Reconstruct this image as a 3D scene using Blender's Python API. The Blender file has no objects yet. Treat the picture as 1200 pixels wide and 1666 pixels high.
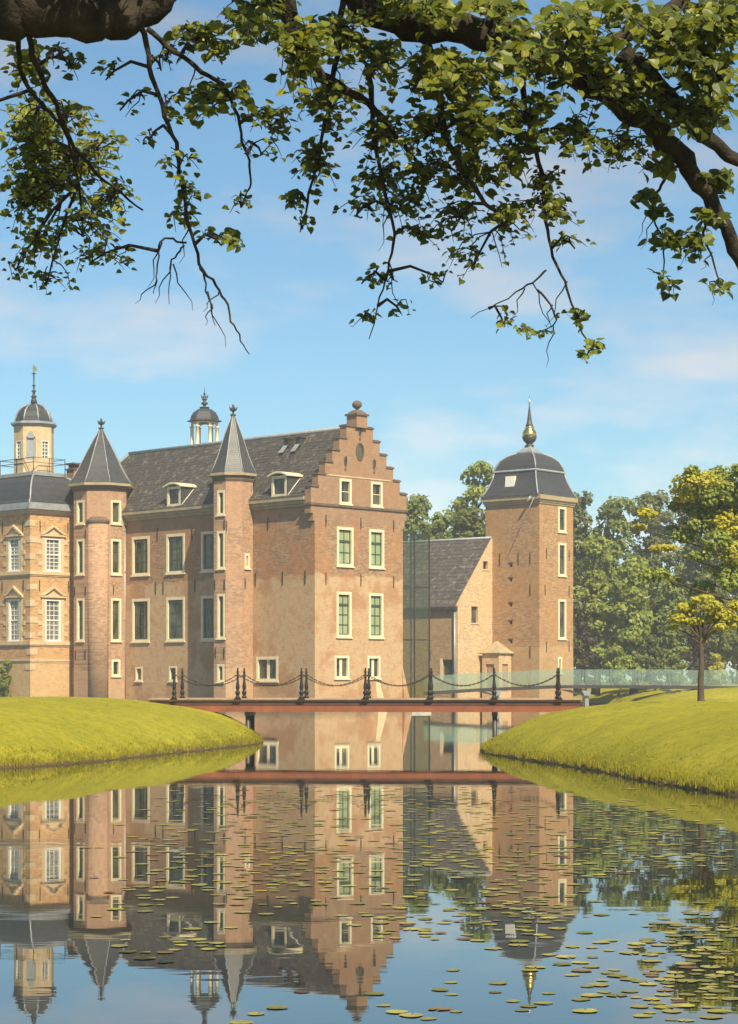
import bpy, math, random
import numpy as np
from mathutils import Vector, Matrix
random.seed(11); RNG = np.random.default_rng(7)
R = math.radians
SC = bpy.context.scene
COL = SC.collection

# ------------------------------------------------------------------ camera, sky, sun, exposure
EYE = 2.1                       # eye height above the water of the moat
cam = bpy.data.cameras.new('camera'); camo = bpy.data.objects.new('camera', cam); COL.objects.link(camo)
camo.location = (0, 0, EYE); camo.rotation_euler = (R(90), 0, 0)
cam.sensor_fit = 'HORIZONTAL'; cam.sensor_width = 36; cam.lens = 101.1; cam.shift_y = 0.229
cam.clip_start = 0.3; cam.clip_end = 6000
SC.camera = camo
SUN_EL, SUN_AZ = R(46), math.atan2(0.40, -0.917)
to_sun = Vector((math.sin(SUN_AZ)*math.cos(SUN_EL), math.cos(SUN_AZ)*math.cos(SUN_EL), math.sin(SUN_EL)))
sl = bpy.data.lights.new('sun', 'SUN'); sl.energy = 5.0; sl.angle = R(0.5); sl.color = (1.0, 0.885, 0.63)
slo = bpy.data.objects.new('sun', sl); COL.objects.link(slo)
slo.rotation_euler = to_sun.to_track_quat('Z', 'Y').to_euler(); slo.location = (30, -60, 80)
wd = bpy.data.worlds.new('World'); SC.world = wd; wd.use_nodes = True
def build_sky():
    nt = wd.node_tree; N = nt.nodes; L = nt.links; N.clear()
    out = N.new('ShaderNodeOutputWorld'); bg = N.new('ShaderNodeBackground'); bg.inputs[1].default_value = 0.086
    sky = N.new('ShaderNodeTexSky'); sky.sky_type = 'NISHITA'; sky.sun_disc = False
    sky.sun_elevation = SUN_EL; sky.sun_rotation = SUN_AZ
    sky.air_density = 1.0; sky.dust_density = 0.4; sky.ozone_density = 2.6
    tc = N.new('ShaderNodeTexCoord'); mp = N.new('ShaderNodeMapping'); mp.inputs['Scale'].default_value = (3.2, 3.2, 9.5)
    mp.inputs['Location'].default_value = (0.3, 0.2, 0.45)
    nz = N.new('ShaderNodeTexNoise'); nz.inputs['Scale'].default_value = 2.3; nz.inputs['Detail'].default_value = 7; nz.inputs['Roughness'].default_value = 0.55
    rp = N.new('ShaderNodeValToRGB'); rp.color_ramp.elements[0].position = 0.48; rp.color_ramp.elements[1].position = 0.68
    rp.color_ramp.elements[1].color = (0.62, 0.62, 0.62, 1)
    bw = N.new('ShaderNodeRGBToBW'); ml = N.new('ShaderNodeVectorMath'); ml.operation = 'SCALE'
    ml.inputs[0].default_value = (1.45, 1.36, 1.33)
    mx = N.new('ShaderNodeMix'); mx.data_type = 'RGBA'
    L.new(tc.outputs['Generated'], mp.inputs[0]); L.new(mp.outputs[0], nz.inputs['Vector']); L.new(nz.outputs['Fac'], rp.inputs[0])
    L.new(sky.outputs[0], bw.inputs[0]); L.new(bw.outputs[0], ml.inputs['Scale'])
    L.new(rp.outputs[0], mx.inputs[0]); tint = N.new('ShaderNodeMix'); tint.data_type = 'RGBA'; tint.blend_type = 'MULTIPLY'; tint.inputs[0].default_value = 1; tint.inputs[7].default_value = (0.75, 1.0, 1.03, 1)
    L.new(sky.outputs[0], tint.inputs[6]); L.new(tint.outputs[2], mx.inputs[6]); L.new(ml.outputs[0], mx.inputs[7])
    L.new(mx.outputs[2], bg.inputs[0]); L.new(bg.outputs[0], out.inputs[0])
build_sky()
HAZE = 0.0006
vs = SC.view_settings; vs.view_transform = 'Standard'; vs.look = 'None'; vs.gamma = 1; vs.use_curve_mapping = False
vs.exposure = 0.58
SC.cycles.max_bounces = 8; SC.cycles.transparent_max_bounces = 12

# ------------------------------------------------------------------ survey helpers (photo bearing + distance -> metres)
FPX = 3371.0
def sx(px, D): return (px-600)/FPX*D
def sz(py, D): return EYE-(py-1108)/FPX*D
def spt(px, py, D): return Vector((sx(px, D), D, sz(py, D)))

# ------------------------------------------------------------------ mesh helpers
class MB:
    def __init__(s): s.v = []; s.f = []; s.m = []; s.sm = []
    def face(s, pts, m=0, sm=False):
        b = len(s.v); s.v += [tuple(p) for p in pts]; s.f.append(list(range(b, b+len(pts)))); s.m.append(m); s.sm.append(sm)
    def hexa(s, c, m=0):
        b = len(s.v); s.v += [tuple(p) for p in c]
        for q in ((0,3,2,1),(4,5,6,7),(0,1,5,4),(1,2,6,5),(2,3,7,6),(3,0,4,7)):
            s.f.append([b+i for i in q]); s.m.append(m); s.sm.append(False)
    def box(s, x0, x1, y0, y1, z0, z1, m=0):
        s.hexa([(x0,y0,z0),(x1,y0,z0),(x1,y1,z0),(x0,y1,z0),(x0,y0,z1),(x1,y0,z1),(x1,y1,z1),(x0,y1,z1)], m)
    def pbox(s, P, u0, u1, z0, z1, d0, d1, m=0):
        s.hexa([P(u0,z0,d0),P(u1,z0,d0),P(u1,z0,d1),P(u0,z0,d1),P(u0,z1,d0),P(u1,z1,d0),P(u1,z1,d1),P(u0,z1,d1)], m)
    def loft(s, rings, m=0, sm=False, cap=True, closed=True):
        b = len(s.v); n = len(rings[0])
        for r in rings: s.v += [tuple(p) for p in r]
        for i in range(len(rings)-1):
            for j in range(n if closed else n-1):
                k = (j+1) % n
                s.f.append([b+i*n+j, b+i*n+k, b+(i+1)*n+k, b+(i+1)*n+j]); s.m.append(m); s.sm.append(sm)
        if cap:
            s.f.append([b+j for j in range(n)][::-1]); s.m.append(m); s.sm.append(False)
            s.f.append([b+(len(rings)-1)*n+j for j in range(n)]); s.m.append(m); s.sm.append(False)
    def lathe(s, prof, n=12, c=(0,0), ph=0.0, m=0, sm=True, cap=True):
        s.loft([[(c[0]+r*math.cos(ph+2*math.pi*j/n), c[1]+r*math.sin(ph+2*math.pi*j/n), z) for j in range(n)] for r, z in prof], m, sm, cap)
    def sqlathe(s, prof, c=(0,0), m=0):
        s.loft([[(c[0]-r,c[1]-r,z),(c[0]+r,c[1]-r,z),(c[0]+r,c[1]+r,z),(c[0]-r,c[1]+r,z)] for r, z in prof], m)
    def tube(s, pts, rad, n=6, m=0, sm=True, cap=True):
        pts = [Vector(p) for p in pts]; rings = []; prev = None
        for i, p in enumerate(pts):
            t = (pts[min(i+1, len(pts)-1)]-pts[max(i-1, 0)]).normalized()
            if prev is None:
                a = t.orthogonal().normalized()
            else:
                a = (prev-t*prev.dot(t))
                a = a.normalized() if a.length > 1e-6 else t.orthogonal().normalized()
            prev = a; bb = t.cross(a); r = rad[i] if hasattr(rad, '__len__') else rad
            rings.append([p+(a*math.cos(2*math.pi*j/n)+bb*math.sin(2*math.pi*j/n))*r for j in range(n)])
        s.loft(rings, m, sm, cap)
    def build(s, name, mats, parent=None, **kw):
        me = bpy.data.meshes.new(name); me.from_pydata(s.v, [], s.f)
        for m in mats: me.materials.append(m)
        me.polygons.foreach_set('material_index', s.m); me.polygons.foreach_set('use_smooth', s.sm); me.update()
        o = bpy.data.objects.new(name, me); COL.objects.link(o)
        if parent: o.parent = parent
        for k, v in kw.items(): o[k] = v
        return o
def root(name, label, cat, loc=(0,0,0), rz=0.0, group=None):
    o = bpy.data.objects.new(name, None); COL.objects.link(o); o.location = loc; o.rotation_euler = (0, 0, rz)
    o['label'] = label; o['category'] = cat
    if group: o['group'] = group
    o.empty_display_size = 0.2
    return o
def tag(o, label, cat, group=None):
    o['label'] = label; o['category'] = cat
    if group: o['group'] = group
    return o
def copy_tree(o, parent=None):
    c = o.copy(); COL.objects.link(c)
    if parent: c.parent = parent
    for ch in list(o.children): copy_tree(ch, c)
    return c
def np_obj(name, V, Fv, mats, parent=None, mi=None, smooth=False, **kw):
    V = np.asarray(V, np.float32); Fv = np.asarray(Fv, np.int32); me = bpy.data.meshes.new(name)
    n, k = Fv.shape
    me.vertices.add(len(V)); me.vertices.foreach_set('co', V.ravel())
    me.loops.add(n*k); me.loops.foreach_set('vertex_index', Fv.ravel())
    me.polygons.add(n); me.polygons.foreach_set('loop_start', np.arange(n, dtype=np.int32)*k)
    for m in mats: me.materials.append(m)
    if mi is not None: me.polygons.foreach_set('material_index', np.asarray(mi, np.int32))
    if smooth: me.polygons.foreach_set('use_smooth', np.ones(n, bool))
    me.update(calc_edges=True); me.validate()
    o = bpy.data.objects.new(name, me); COL.objects.link(o)
    if parent: o.parent = parent
    for a, v in kw.items(): o[a] = v
    return o

# walls: rectangles with real openings (reveals T deep)
def panel(mb, P, us, zs, inside, T, m=0):
    us = sorted(set(round(u, 4) for u in us)); zs = sorted(set(round(z, 4) for z in zs))
    nu, nz = len(us)-1, len(zs)-1
    I = [[inside((us[i]+us[i+1])/2, (zs[j]+zs[j+1])/2) for j in range(nz)] for i in range(nu)]
    g = lambda i, j: 0 <= i < nu and 0 <= j < nz and I[i][j]
    for i in range(nu):
        for j in range(nz):
            if not I[i][j]: continue
            a, b, c, d = us[i], us[i+1], zs[j], zs[j+1]
            mb.face([P(a,c,0),P(b,c,0),P(b,d,0),P(a,d,0)], m)
            mb.face([P(a,c,T),P(a,d,T),P(b,d,T),P(b,c,T)], m)
            if not g(i-1,j): mb.face([P(a,c,0),P(a,d,0),P(a,d,T),P(a,c,T)], m)
            if not g(i+1,j): mb.face([P(b,c,0),P(b,c,T),P(b,d,T),P(b,d,0)], m)
            if not g(i,j-1): mb.face([P(a,c,0),P(a,c,T),P(b,c,T),P(b,c,0)], m)
            if not g(i,j+1): mb.face([P(a,d,0),P(b,d,0),P(b,d,T),P(a,d,T)], m)
def wall(mb, P, u0, u1, z0, z1, holes=(), T=0.45, m=0, rects=None):
    rects = rects or [(u0, u1, z0, z1)]
    us = [u0, u1]; zs = [z0, z1]
    for r in list(rects)+list(holes): us += r[:2]; zs += r[2:4]
    ins = lambda u, z: any(a < u < b and c < z < d for a, b, c, d in rects) and not any(h[0] < u < h[1] and h[2] < z < h[3] for h in holes)
    panel(mb, P, us, zs, ins, T, m)
def window(par, P, w, cols, rows, fm, pm, bm=None, bw=0.15, rec=0.12, bar=0.05, sill=True, name='window', transom=None, proud=0.03):
    u0, u1, z0, z1 = w; f = MB()
    f.pbox(P, u0, u0+bw, z0, z1, -proud, rec+0.08); f.pbox(P, u1-bw, u1, z0, z1, -proud, rec+0.08)
    f.pbox(P, u0+bw, u1-bw, z1-bw, z1, -proud+0.003, rec+0.08); f.pbox(P, u0+bw, u1-bw, z0, z0+bw*0.8, -proud+0.003, rec+0.08)
    if sill: f.pbox(P, u0-0.06, u1+0.06, z0-0.1, z0-0.002, -proud-0.07, 0.05)
    o = f.build(name, [fm], par)
    a, b, c, d = u0+bw, u1-bw, z0+bw*0.8, z1-bw
    bm = bm or fm; g = MB()
    for i in range(1, cols):
        u = a+(b-a)*i/cols; g.pbox(P, u-bar/2, u+bar/2, c, d, rec-0.02, rec+0.035)
    for j in range(1, rows):
        z = c+(d-c)*j/rows; h = bar*(2.2 if transom == j else 1)
        g.pbox(P, a, b, z-h/2, z+h/2, rec-0.023 - (0.03 if transom == j else 0), rec+0.037)
    if bm is not fm:                       # dark sash border
        for q in ((a,a+0.07,c,d),(b-0.07,b,c,d),(a+0.07,b-0.07,d-0.09,d),(a+0.07,b-0.07,c,c+0.07)): g.pbox(P, *q, rec-0.026, rec+0.039)
    if g.v: g.build('glazing_bars', [bm], o)
    if cols*rows <= 8:
        for i in range(cols):
            for j in range(rows):
                p = MB(); p.pbox(P, a+(b-a)*i/cols, a+(b-a)*(i+1)/cols, c+(d-c)*j/rows, c+(d-c)*(j+1)/rows, rec+0.005, rec+0.017)
                p.build('pane', [pm], o)
    else:
        p = MB(); p.pbox(P, a, b, c, d, rec+0.005, rec+0.017); p.build('pane', [pm], o)
    return o
def anchor(par, P, u, z, h=0.8):
    a = MB(); a.pbox(P, u-0.024, u+0.024, z-h/2, z+h/2, -0.05, -0.012); a.pbox(P, u-0.045, u+0.045, z-0.04, z+0.04, -0.07, -0.05)
    return a.build('wall_anchor', [M_iron], par)

# ------------------------------------------------------------------ materials
def newmat(name):
    m = bpy.data.materials.new(name); m.use_nodes = True; nt = m.node_tree
    return m, nt, nt.nodes['Principled BSDF']
def nd(nt, t, **kw):
    n = nt.nodes.new(t)
    for k, v in kw.items():
        if k.startswith('i_'): n.inputs[k[2:].replace('_', ' ')].default_value = v
        else: setattr(n, k, v)
    return n
def c4(c): return (c[0], c[1], c[2], 1)
def ramp(nt, fac, stops):
    r = nt.nodes.new('ShaderNodeValToRGB'); e = r.color_ramp.elements
    while len(e) < len(stops): e.new(0.5)
    for i, (p, c) in enumerate(stops): e[i].position = p; e[i].color = c4(c) if hasattr(c, '__len__') else (c, c, c, 1)
    nt.links.new(fac, r.inputs[0]); return r.outputs[0]
def noise(nt, vec, scale, detail=5, rough=0.6, dist=0.0):
    n = nd(nt, 'ShaderNodeTexNoise', i_Scale=scale, i_Detail=detail, i_Roughness=rough, i_Distortion=dist)
    nt.links.new(vec, n.inputs['Vector']); return n.outputs['Fac']
def mix(nt, fac, a, b, mode='MIX'):
    m = nt.nodes.new('ShaderNodeMix'); m.data_type = 'RGBA'; m.blend_type = mode
    for i, x in ((0, fac), (6, a), (7, b)):
        if hasattr(x, 'is_linked') or isinstance(x, bpy.types.NodeSocket): nt.links.new(x, m.inputs[i])
        elif i == 0: m.inputs[0].default_value = x
        else: m.inputs[i].default_value = c4(x)
    return m.outputs[2]
def math_(nt, op, a, b=None, clamp=False):
    m = nt.nodes.new('ShaderNodeMath'); m.operation = op; m.use_clamp = clamp
    for i, x in enumerate((a, b)):
        if x is None: continue
        if isinstance(x, bpy.types.NodeSocket): nt.links.new(x, m.inputs[i])
        else: m.inputs[i].default_value = x
    return m.outputs[0]
def bump(nt, h, bsdf, strength=0.3, dist=0.05):
    b = nd(nt, 'ShaderNodeBump', i_Strength=strength, i_Distance=dist); nt.links.new(h, b.inputs['Height'])
    nt.links.new(b.outputs[0], bsdf.inputs['Normal'])
def plain(name, col, rough=0.6, metal=0.0, var=0.25, scale=3.0, spec=0.4, bs=0.1, bd=0.02):
    m, nt, b = newmat(name); tc = nd(nt, 'ShaderNodeTexCoord')
    f = noise(nt, tc.outputs['Object'], scale, 6, 0.65)
    cc = mix(nt, ramp(nt, f, [(0.3, 0.0), (0.7, 1.0)]), tuple(c*(1-var) for c in col), tuple(min(1, c*(1+var*0.6)) for c in col))
    nt.links.new(cc, b.inputs['Base Color']); b.inputs['Roughness'].default_value = rough; b.inputs['Metallic'].default_value = metal
    b.inputs['Specular IOR Level'].default_value = spec
    bump(nt, f, b, bs, bd)
    return m
def wallcoords(nt):
    tc = nd(nt, 'ShaderNodeTexCoord'); s = nd(nt, 'ShaderNodeSeparateXYZ'); nt.links.new(tc.outputs['Object'], s.inputs[0])
    h = math_(nt, 'ADD', s.outputs[0], s.outputs[1]); c = nd(nt, 'ShaderNodeCombineXYZ')
    nt.links.new(h, c.inputs[0]); nt.links.new(s.outputs[2], c.inputs[1])
    return tc.outputs['Object'], c.outputs[0], s
def brick(name, a, b_, c_, mortar, pale=None, zsplit=None, patch=0.5, pale2=None, damp=True, top=None):
    """brickwork: courses from the brick texture, repair patches from noise, an older paler masonry below zsplit"""
    m, nt, bs = newmat(name); obj3, uv, sep = wallcoords(nt)
    bt = nd(nt, 'ShaderNodeTexBrick', i_Scale=1.0, i_Mortar_Size=0.011, i_Brick_Width=0.29, i_Row_Height=0.098, i_Bias=0.0)
    bt.inputs['Color1'].default_value = c4(tuple(x*0.70 for x in a)); bt.inputs['Color2'].default_value = c4(tuple(x*1.22 for x in b_)); bt.inputs['Mortar'].default_value = c4(mortar)
    nt.links.new(uv, bt.inputs['Vector'])
    n1 = noise(nt, obj3, 0.35, 5, 0.6, 0.3); n2 = noise(nt, obj3, 1.6, 6, 0.7, 0.5); n3 = noise(nt, obj3, 9.0, 4, 0.7); n4 = noise(nt, obj3, 3.2, 6, 0.75, 0.3)
    col = mix(nt, ramp(nt, n1, [(0.46, 0.0), (0.56, 1.0)]), bt.outputs[0], c_)
    col = mix(nt, 0.35, col, bt.outputs[0])
    col = mix(nt, math_(nt, 'MULTIPLY', ramp(nt, n4, [(0.35, 1.0), (0.5, 0.0)]), 0.3), col, tuple(x*0.7 for x in a))
    if zsplit is not None:
        wob = math_(nt, 'MULTIPLY', math_(nt, 'SUBTRACT', noise(nt, obj3, 0.7, 4, 0.6), 0.5), 1.4)
        e = math_(nt, 'ADD', sep.outputs[2], wob)
        fz = ramp(nt, math_(nt, 'MULTIPLY', e, 0.05), [((zsplit-0.05)*0.05, 1.0), ((zsplit+0.05)*0.05, 0.0)])
        pl = mix(nt, ramp(nt, n2, [(0.45, 0.0), (0.60, 1.0)]), pale, pale2 or pale)
        pl = mix(nt, ramp(nt, n1, [(0.52, 0.0), (0.60, 0.7)]), pl, c_); pl = mix(nt, math_(nt, 'MULTIPLY', ramp(nt, n4, [(0.56, 0.0), (0.66, 1.0)]), 0.55), pl, tuple(x*0.72 for x in c_))
        pl = mix(nt, 0.34, pl, bt.outputs[0])
        col = mix(nt, fz, col, pl)
    if top:    # newer courses under the eaves
        e3 = math_(nt, 'ADD', sep.outputs[2], math_(nt, 'MULTIPLY', math_(nt, 'SUBTRACT', n1, 0.5), 0.5))
        ft = ramp(nt, math_(nt, 'MULTIPLY', e3, 0.05), [((top[0]-0.04)*0.05, 0.0), ((top[0]+0.04)*0.05, 1.0)])
        col = mix(nt, math_(nt, 'MULTIPLY', ft, 0.6), col, top[1])
    col = mix(nt, math_(nt, 'MULTIPLY', ramp(nt, n2, [(0.35, 1.0), (0.6, 0.0)]), patch*0.5), col, tuple(x*0.62 for x in a))
    col = mix(nt, math_(nt, 'MULTIPLY', ramp(nt, n3, [(0.60, 0.0), (0.74, 1.0)]), 0.35), col, tuple(min(1, x*1.45) for x in (pale or c_)))
    if damp:   # green-grey damp above the waterline, with a wandering edge
        e2 = math_(nt, 'ADD', sep.outputs[2], math_(nt, 'MULTIPLY', n2, 0.9))
        col = mix(nt, math_(nt, 'MULTIPLY', ramp(nt, e2, [(0.35, 1.0), (0.95, 0.0)]), 0.65), col, (0.09, 0.085, 0.05))
    nt.links.new(col, bs.inputs['Base Color']); bs.inputs['Roughness'].default_value = 0.9; bs.inputs['Specular IOR Level'].default_value = 0.2
    hh = mix(nt, 0.5, bt.outputs['Fac'], n3)
    b2 = nd(nt, 'ShaderNodeBump', i_Strength=0.35, i_Distance=0.02); nt.links.new(n3, b2.inputs['Height']); nt.links.new(b2.outputs[0], bs.inputs['Normal'])
    return m
def slates(name, a, b_, lichen, row=0.22, wid=0.2, rough=0.55, lich=0.7, axis='sum'):
    m, nt, bs = newmat(name); obj3, uv, sep = wallcoords(nt)
    bt = nd(nt, 'ShaderNodeTexBrick', i_Scale=1.0, i_Mortar_Size=0.012, i_Brick_Width=wid, i_Row_Height=row)
    bt.inputs['Color1'].default_value = c4(a); bt.inputs['Color2'].default_value = c4(b_); bt.inputs['Mortar'].default_value = c4(tuple(x*0.9 for x in a))
    nt.links.new(uv, bt.inputs['Vector'])
    n1 = noise(nt, obj3, 0.5, 6, 0.65, 0.4); n2 = noise(nt, obj3, 2.0, 7, 0.8, 0.6)
    col = mix(nt, ramp(nt, n1, [(0.38, 0.0), (0.66, 0.55)]), bt.outputs[0], b_)
    col = mix(nt, math_(nt, 'MULTIPLY', ramp(nt, n2, [(0.53, 0.0), (0.64, 1.0)]), lich), col, lichen)
    col = mix(nt, math_(nt, 'MULTIPLY', ramp(nt, n2, [(0.33, 1.0), (0.45, 0.0)]), 0.5), col, tuple(x*0.55 for x in a))
    nt.links.new(col, bs.inputs['Base Color']); bs.inputs['Roughness'].default_value = rough
    bump(nt, bt.outputs['Fac'], bs, 0.4, -0.02)
    return m
def leafmat(name, c1, c2, c3, trans=0.45, rough=0.5, obj_random=False):
    m, nt, bs = newmat(name); g = nd(nt, 'ShaderNodeNewGeometry'); tc = nd(nt, 'ShaderNodeTexCoord')
    rnd = nd(nt, 'ShaderNodeObjectInfo').outputs['Random'] if obj_random else g.outputs['Random Per Island']
    n1 = noise(nt, tc.outputs['Object'], 0.25, 3, 0.5)
    f = math_(nt, 'ADD', math_(nt, 'MULTIPLY', rnd, 0.6), math_(nt, 'MULTIPLY', n1, 0.45))
    col = ramp(nt, f, [(0.15, c1), (0.5, c2), (0.92, c3)])
    nt.links.new(col, bs.inputs['Base Color']); bs.inputs['Roughness'].default_value = rough; bs.inputs['Specular IOR Level'].default_value = 0.35
    tr = nd(nt, 'ShaderNodeBsdfTranslucent'); nt.links.new(mix(nt, 1.0, col, (1.25, 1.2, 0.6), 'MULTIPLY'), tr.inputs[0])
    ms = nd(nt, 'ShaderNodeMixShader'); ms.inputs[0].default_value = trans
    nt.links.new(bs.outputs[0], ms.inputs[1]); nt.links.new(tr.outputs[0], ms.inputs[2])
    nt.links.new(ms.outputs[0], nt.nodes['Material Output'].inputs[0])
    return m
def glassy(name, tint, diff, t_share, gl=0.12):
    """clear sheet glass: lets light through with a tint, reflects, and scatters a little"""
    m, nt, bs = newmat(name); nt.nodes.remove(bs)
    t = nd(nt, 'ShaderNodeBsdfTransparent'); t.inputs[0].default_value = c4(tint)
    g = nd(nt, 'ShaderNodeBsdfGlossy'); g.inputs['Roughness'].default_value = 0.04
    d = nd(nt, 'ShaderNodeBsdfDiffuse'); d.inputs[0].default_value = c4(diff)
    a = nd(nt, 'ShaderNodeMixShader'); a.inputs[0].default_value = 1-t_share
    nt.links.new(t.outputs[0], a.inputs[1]); nt.links.new(d.outputs[0], a.inputs[2])
    b = nd(nt, 'ShaderNodeMixShader'); b.inputs[0].default_value = gl
    nt.links.new(a.outputs[0], b.inputs[1]); nt.links.new(g.outputs[0], b.inputs[2]); nt.links.new(b.outputs[0], nt.nodes['Material Output'].inputs[0])
    return m
def pane_mat(name, c1, c2, rough=0.08):
    m, nt, b = newmat(name); tc = nd(nt, 'ShaderNodeTexCoord')
    mp = nd(nt, 'ShaderNodeMapping'); mp.inputs['Scale'].default_value = (1, 1, 0.35); nt.links.new(tc.outputs['Object'], mp.inputs[0])
    f = noise(nt, mp.outputs[0], 1.7, 3, 0.5)
    nt.links.new(mix(nt, ramp(nt, f, [(0.42, 0.0), (0.6, 1.0)]), c1, c2), b.inputs['Base Color'])
    b.inputs['Roughness'].default_value = rough; b.inputs['Specular IOR Level'].default_value = 0.5
    return m

M_house = brick('house_brick', (0.29,0.152,0.080), (0.36,0.208,0.112), (0.45,0.20,0.082), (0.44,0.32,0.21), pale=(0.72,0.505,0.29), pale2=(0.53,0.30,0.145), zsplit=9.1, patch=0.7, top=(12.62, (0.34,0.21,0.135)))
M_turret = brick('turret_brick', (0.35,0.195,0.118), (0.42,0.245,0.15), (0.47,0.27,0.165), (0.47,0.34,0.22), pale=(0.53,0.36,0.215), pale2=(0.43,0.24,0.14), zsplit=3.0, patch=0.4)
M_pav = brick('pavilion_brick', (0.46,0.23,0.10), (0.53,0.29,0.13), (0.55,0.35,0.17), (0.55,0.39,0.22), pale=(0.60,0.44,0.23), pale2=(0.53,0.33,0.16), zsplit=3.4, patch=0.3)
M_tower = brick('tower_brick', (0.34,0.18,0.09), (0.42,0.24,0.12), (0.45,0.235,0.10), (0.45,0.32,0.19), pale=(0.54,0.37,0.19), pale2=(0.46,0.25,0.115), zsplit=5.0, patch=0.4)
M_annex = brick('annex_brick', (0.55,0.37,0.21), (0.60,0.42,0.25), (0.58,0.40,0.22), (0.6,0.45,0.28), pale=(0.56,0.40,0.23), pale2=(0.50,0.33,0.18), zsplit=4.0, patch=0.15)
M_annexw = brick('annex_wall_brick', (0.38,0.22,0.125), (0.42,0.26,0.15), (0.44,0.28,0.15), (0.45,0.32,0.2), patch=0.4)
M_tile = slates('house_roof_tiles', (0.040,0.034,0.031), (0.068,0.056,0.050), (0.24,0.20,0.15), row=0.26, wid=0.22, rough=0.75, lich=0.9)
M_tile2 = slates('annex_roof_tiles', (0.060,0.045,0.042), (0.090,0.070,0.064), (0.32,0.265,0.20), row=0.26, wid=0.22, rough=0.75, lich=0.9)
M_slate = slates('dark_slate', (0.038,0.038,0.042), (0.064,0.063,0.066), (0.13,0.12,0.11), row=0.16, wid=0.2, rough=0.42, lich=0.18)
M_lead = plain('lead_sheet', (0.34,0.35,0.36), 0.5, 0.2, 0.25, 2.0)
M_cream = plain('cream_paint', (0.74,0.63,0.42), 0.55, 0, 0.12, 2.0)
M_white = plain('white_paint', (0.78,0.74,0.64), 0.5, 0, 0.1, 2.0)
M_green = plain('dark_green_paint', (0.05,0.075,0.04), 0.5, 0, 0.2, 2.0)
M_corn = plain('cornice_paint', (0.40,0.31,0.19), 0.7, 0, 0.25, 1.5)
M_stone = plain('cream_sandstone', (0.60,0.44,0.26), 0.85, 0, 0.22, 2.5)
M_cop = plain('coping_stone', (0.15,0.10,0.07), 0.85, 0, 0.35, 3.0)
M_iron = plain('black_iron', (0.025,0.022,0.02), 0.5, 0.3, 0.3, 6.0)
M_gold = plain('gilding', (0.95,0.62,0.16), 0.25, 1.0, 0.1, 4.0)
M_red = plain('red_oxide_paint', (0.25,0.075,0.032), 0.6, 0, 0.3, 1.6)
M_maroon = plain('maroon_paint', (0.085,0.035,0.022), 0.7, 0, 0.3, 1.6)
M_deck = plain('deck_timber', (0.40,0.27,0.19), 0.85, 0, 0.3, 2.5)
M_conc = plain('pale_concrete', (0.5,0.46,0.38), 0.85, 0, 0.2, 2.0)
M_steel = plain('dark_steel', (0.07,0.065,0.06), 0.5, 0.4, 0.3, 2.0)
M_zinc = plain('zinc_pipe', (0.33,0.34,0.34), 0.45, 0.4, 0.2, 2.0)
M_dark = pane_mat('dark_pane', (0.010,0.014,0.010), (0.10,0.095,0.06), 0.06)
M_curt = pane_mat('blind_pane', (0.27,0.32,0.16), (0.36,0.38,0.22), 0.12)
M_latt = pane_mat('lattice_pane', (0.10,0.11,0.12), (0.24,0.22,0.2), 0.1)
M_link = glassy('green_sheet_glass', (0.91,0.92,0.84), (0.12,0.14,0.09), 0.97, 0.045)
M_bal = glassy('teal_sheet_glass', (0.92,0.97,0.94), (0.44,0.54,0.49), 0.925, 0.06)
M_bark = plain('bark', (0.042,0.030,0.021), 0.9, 0, 0.9, 9.0, bs=0.9, bd=0.06)
M_trunk = plain('far_bark', (0.09,0.065,0.045), 0.9, 0, 0.4, 2.0)

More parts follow.
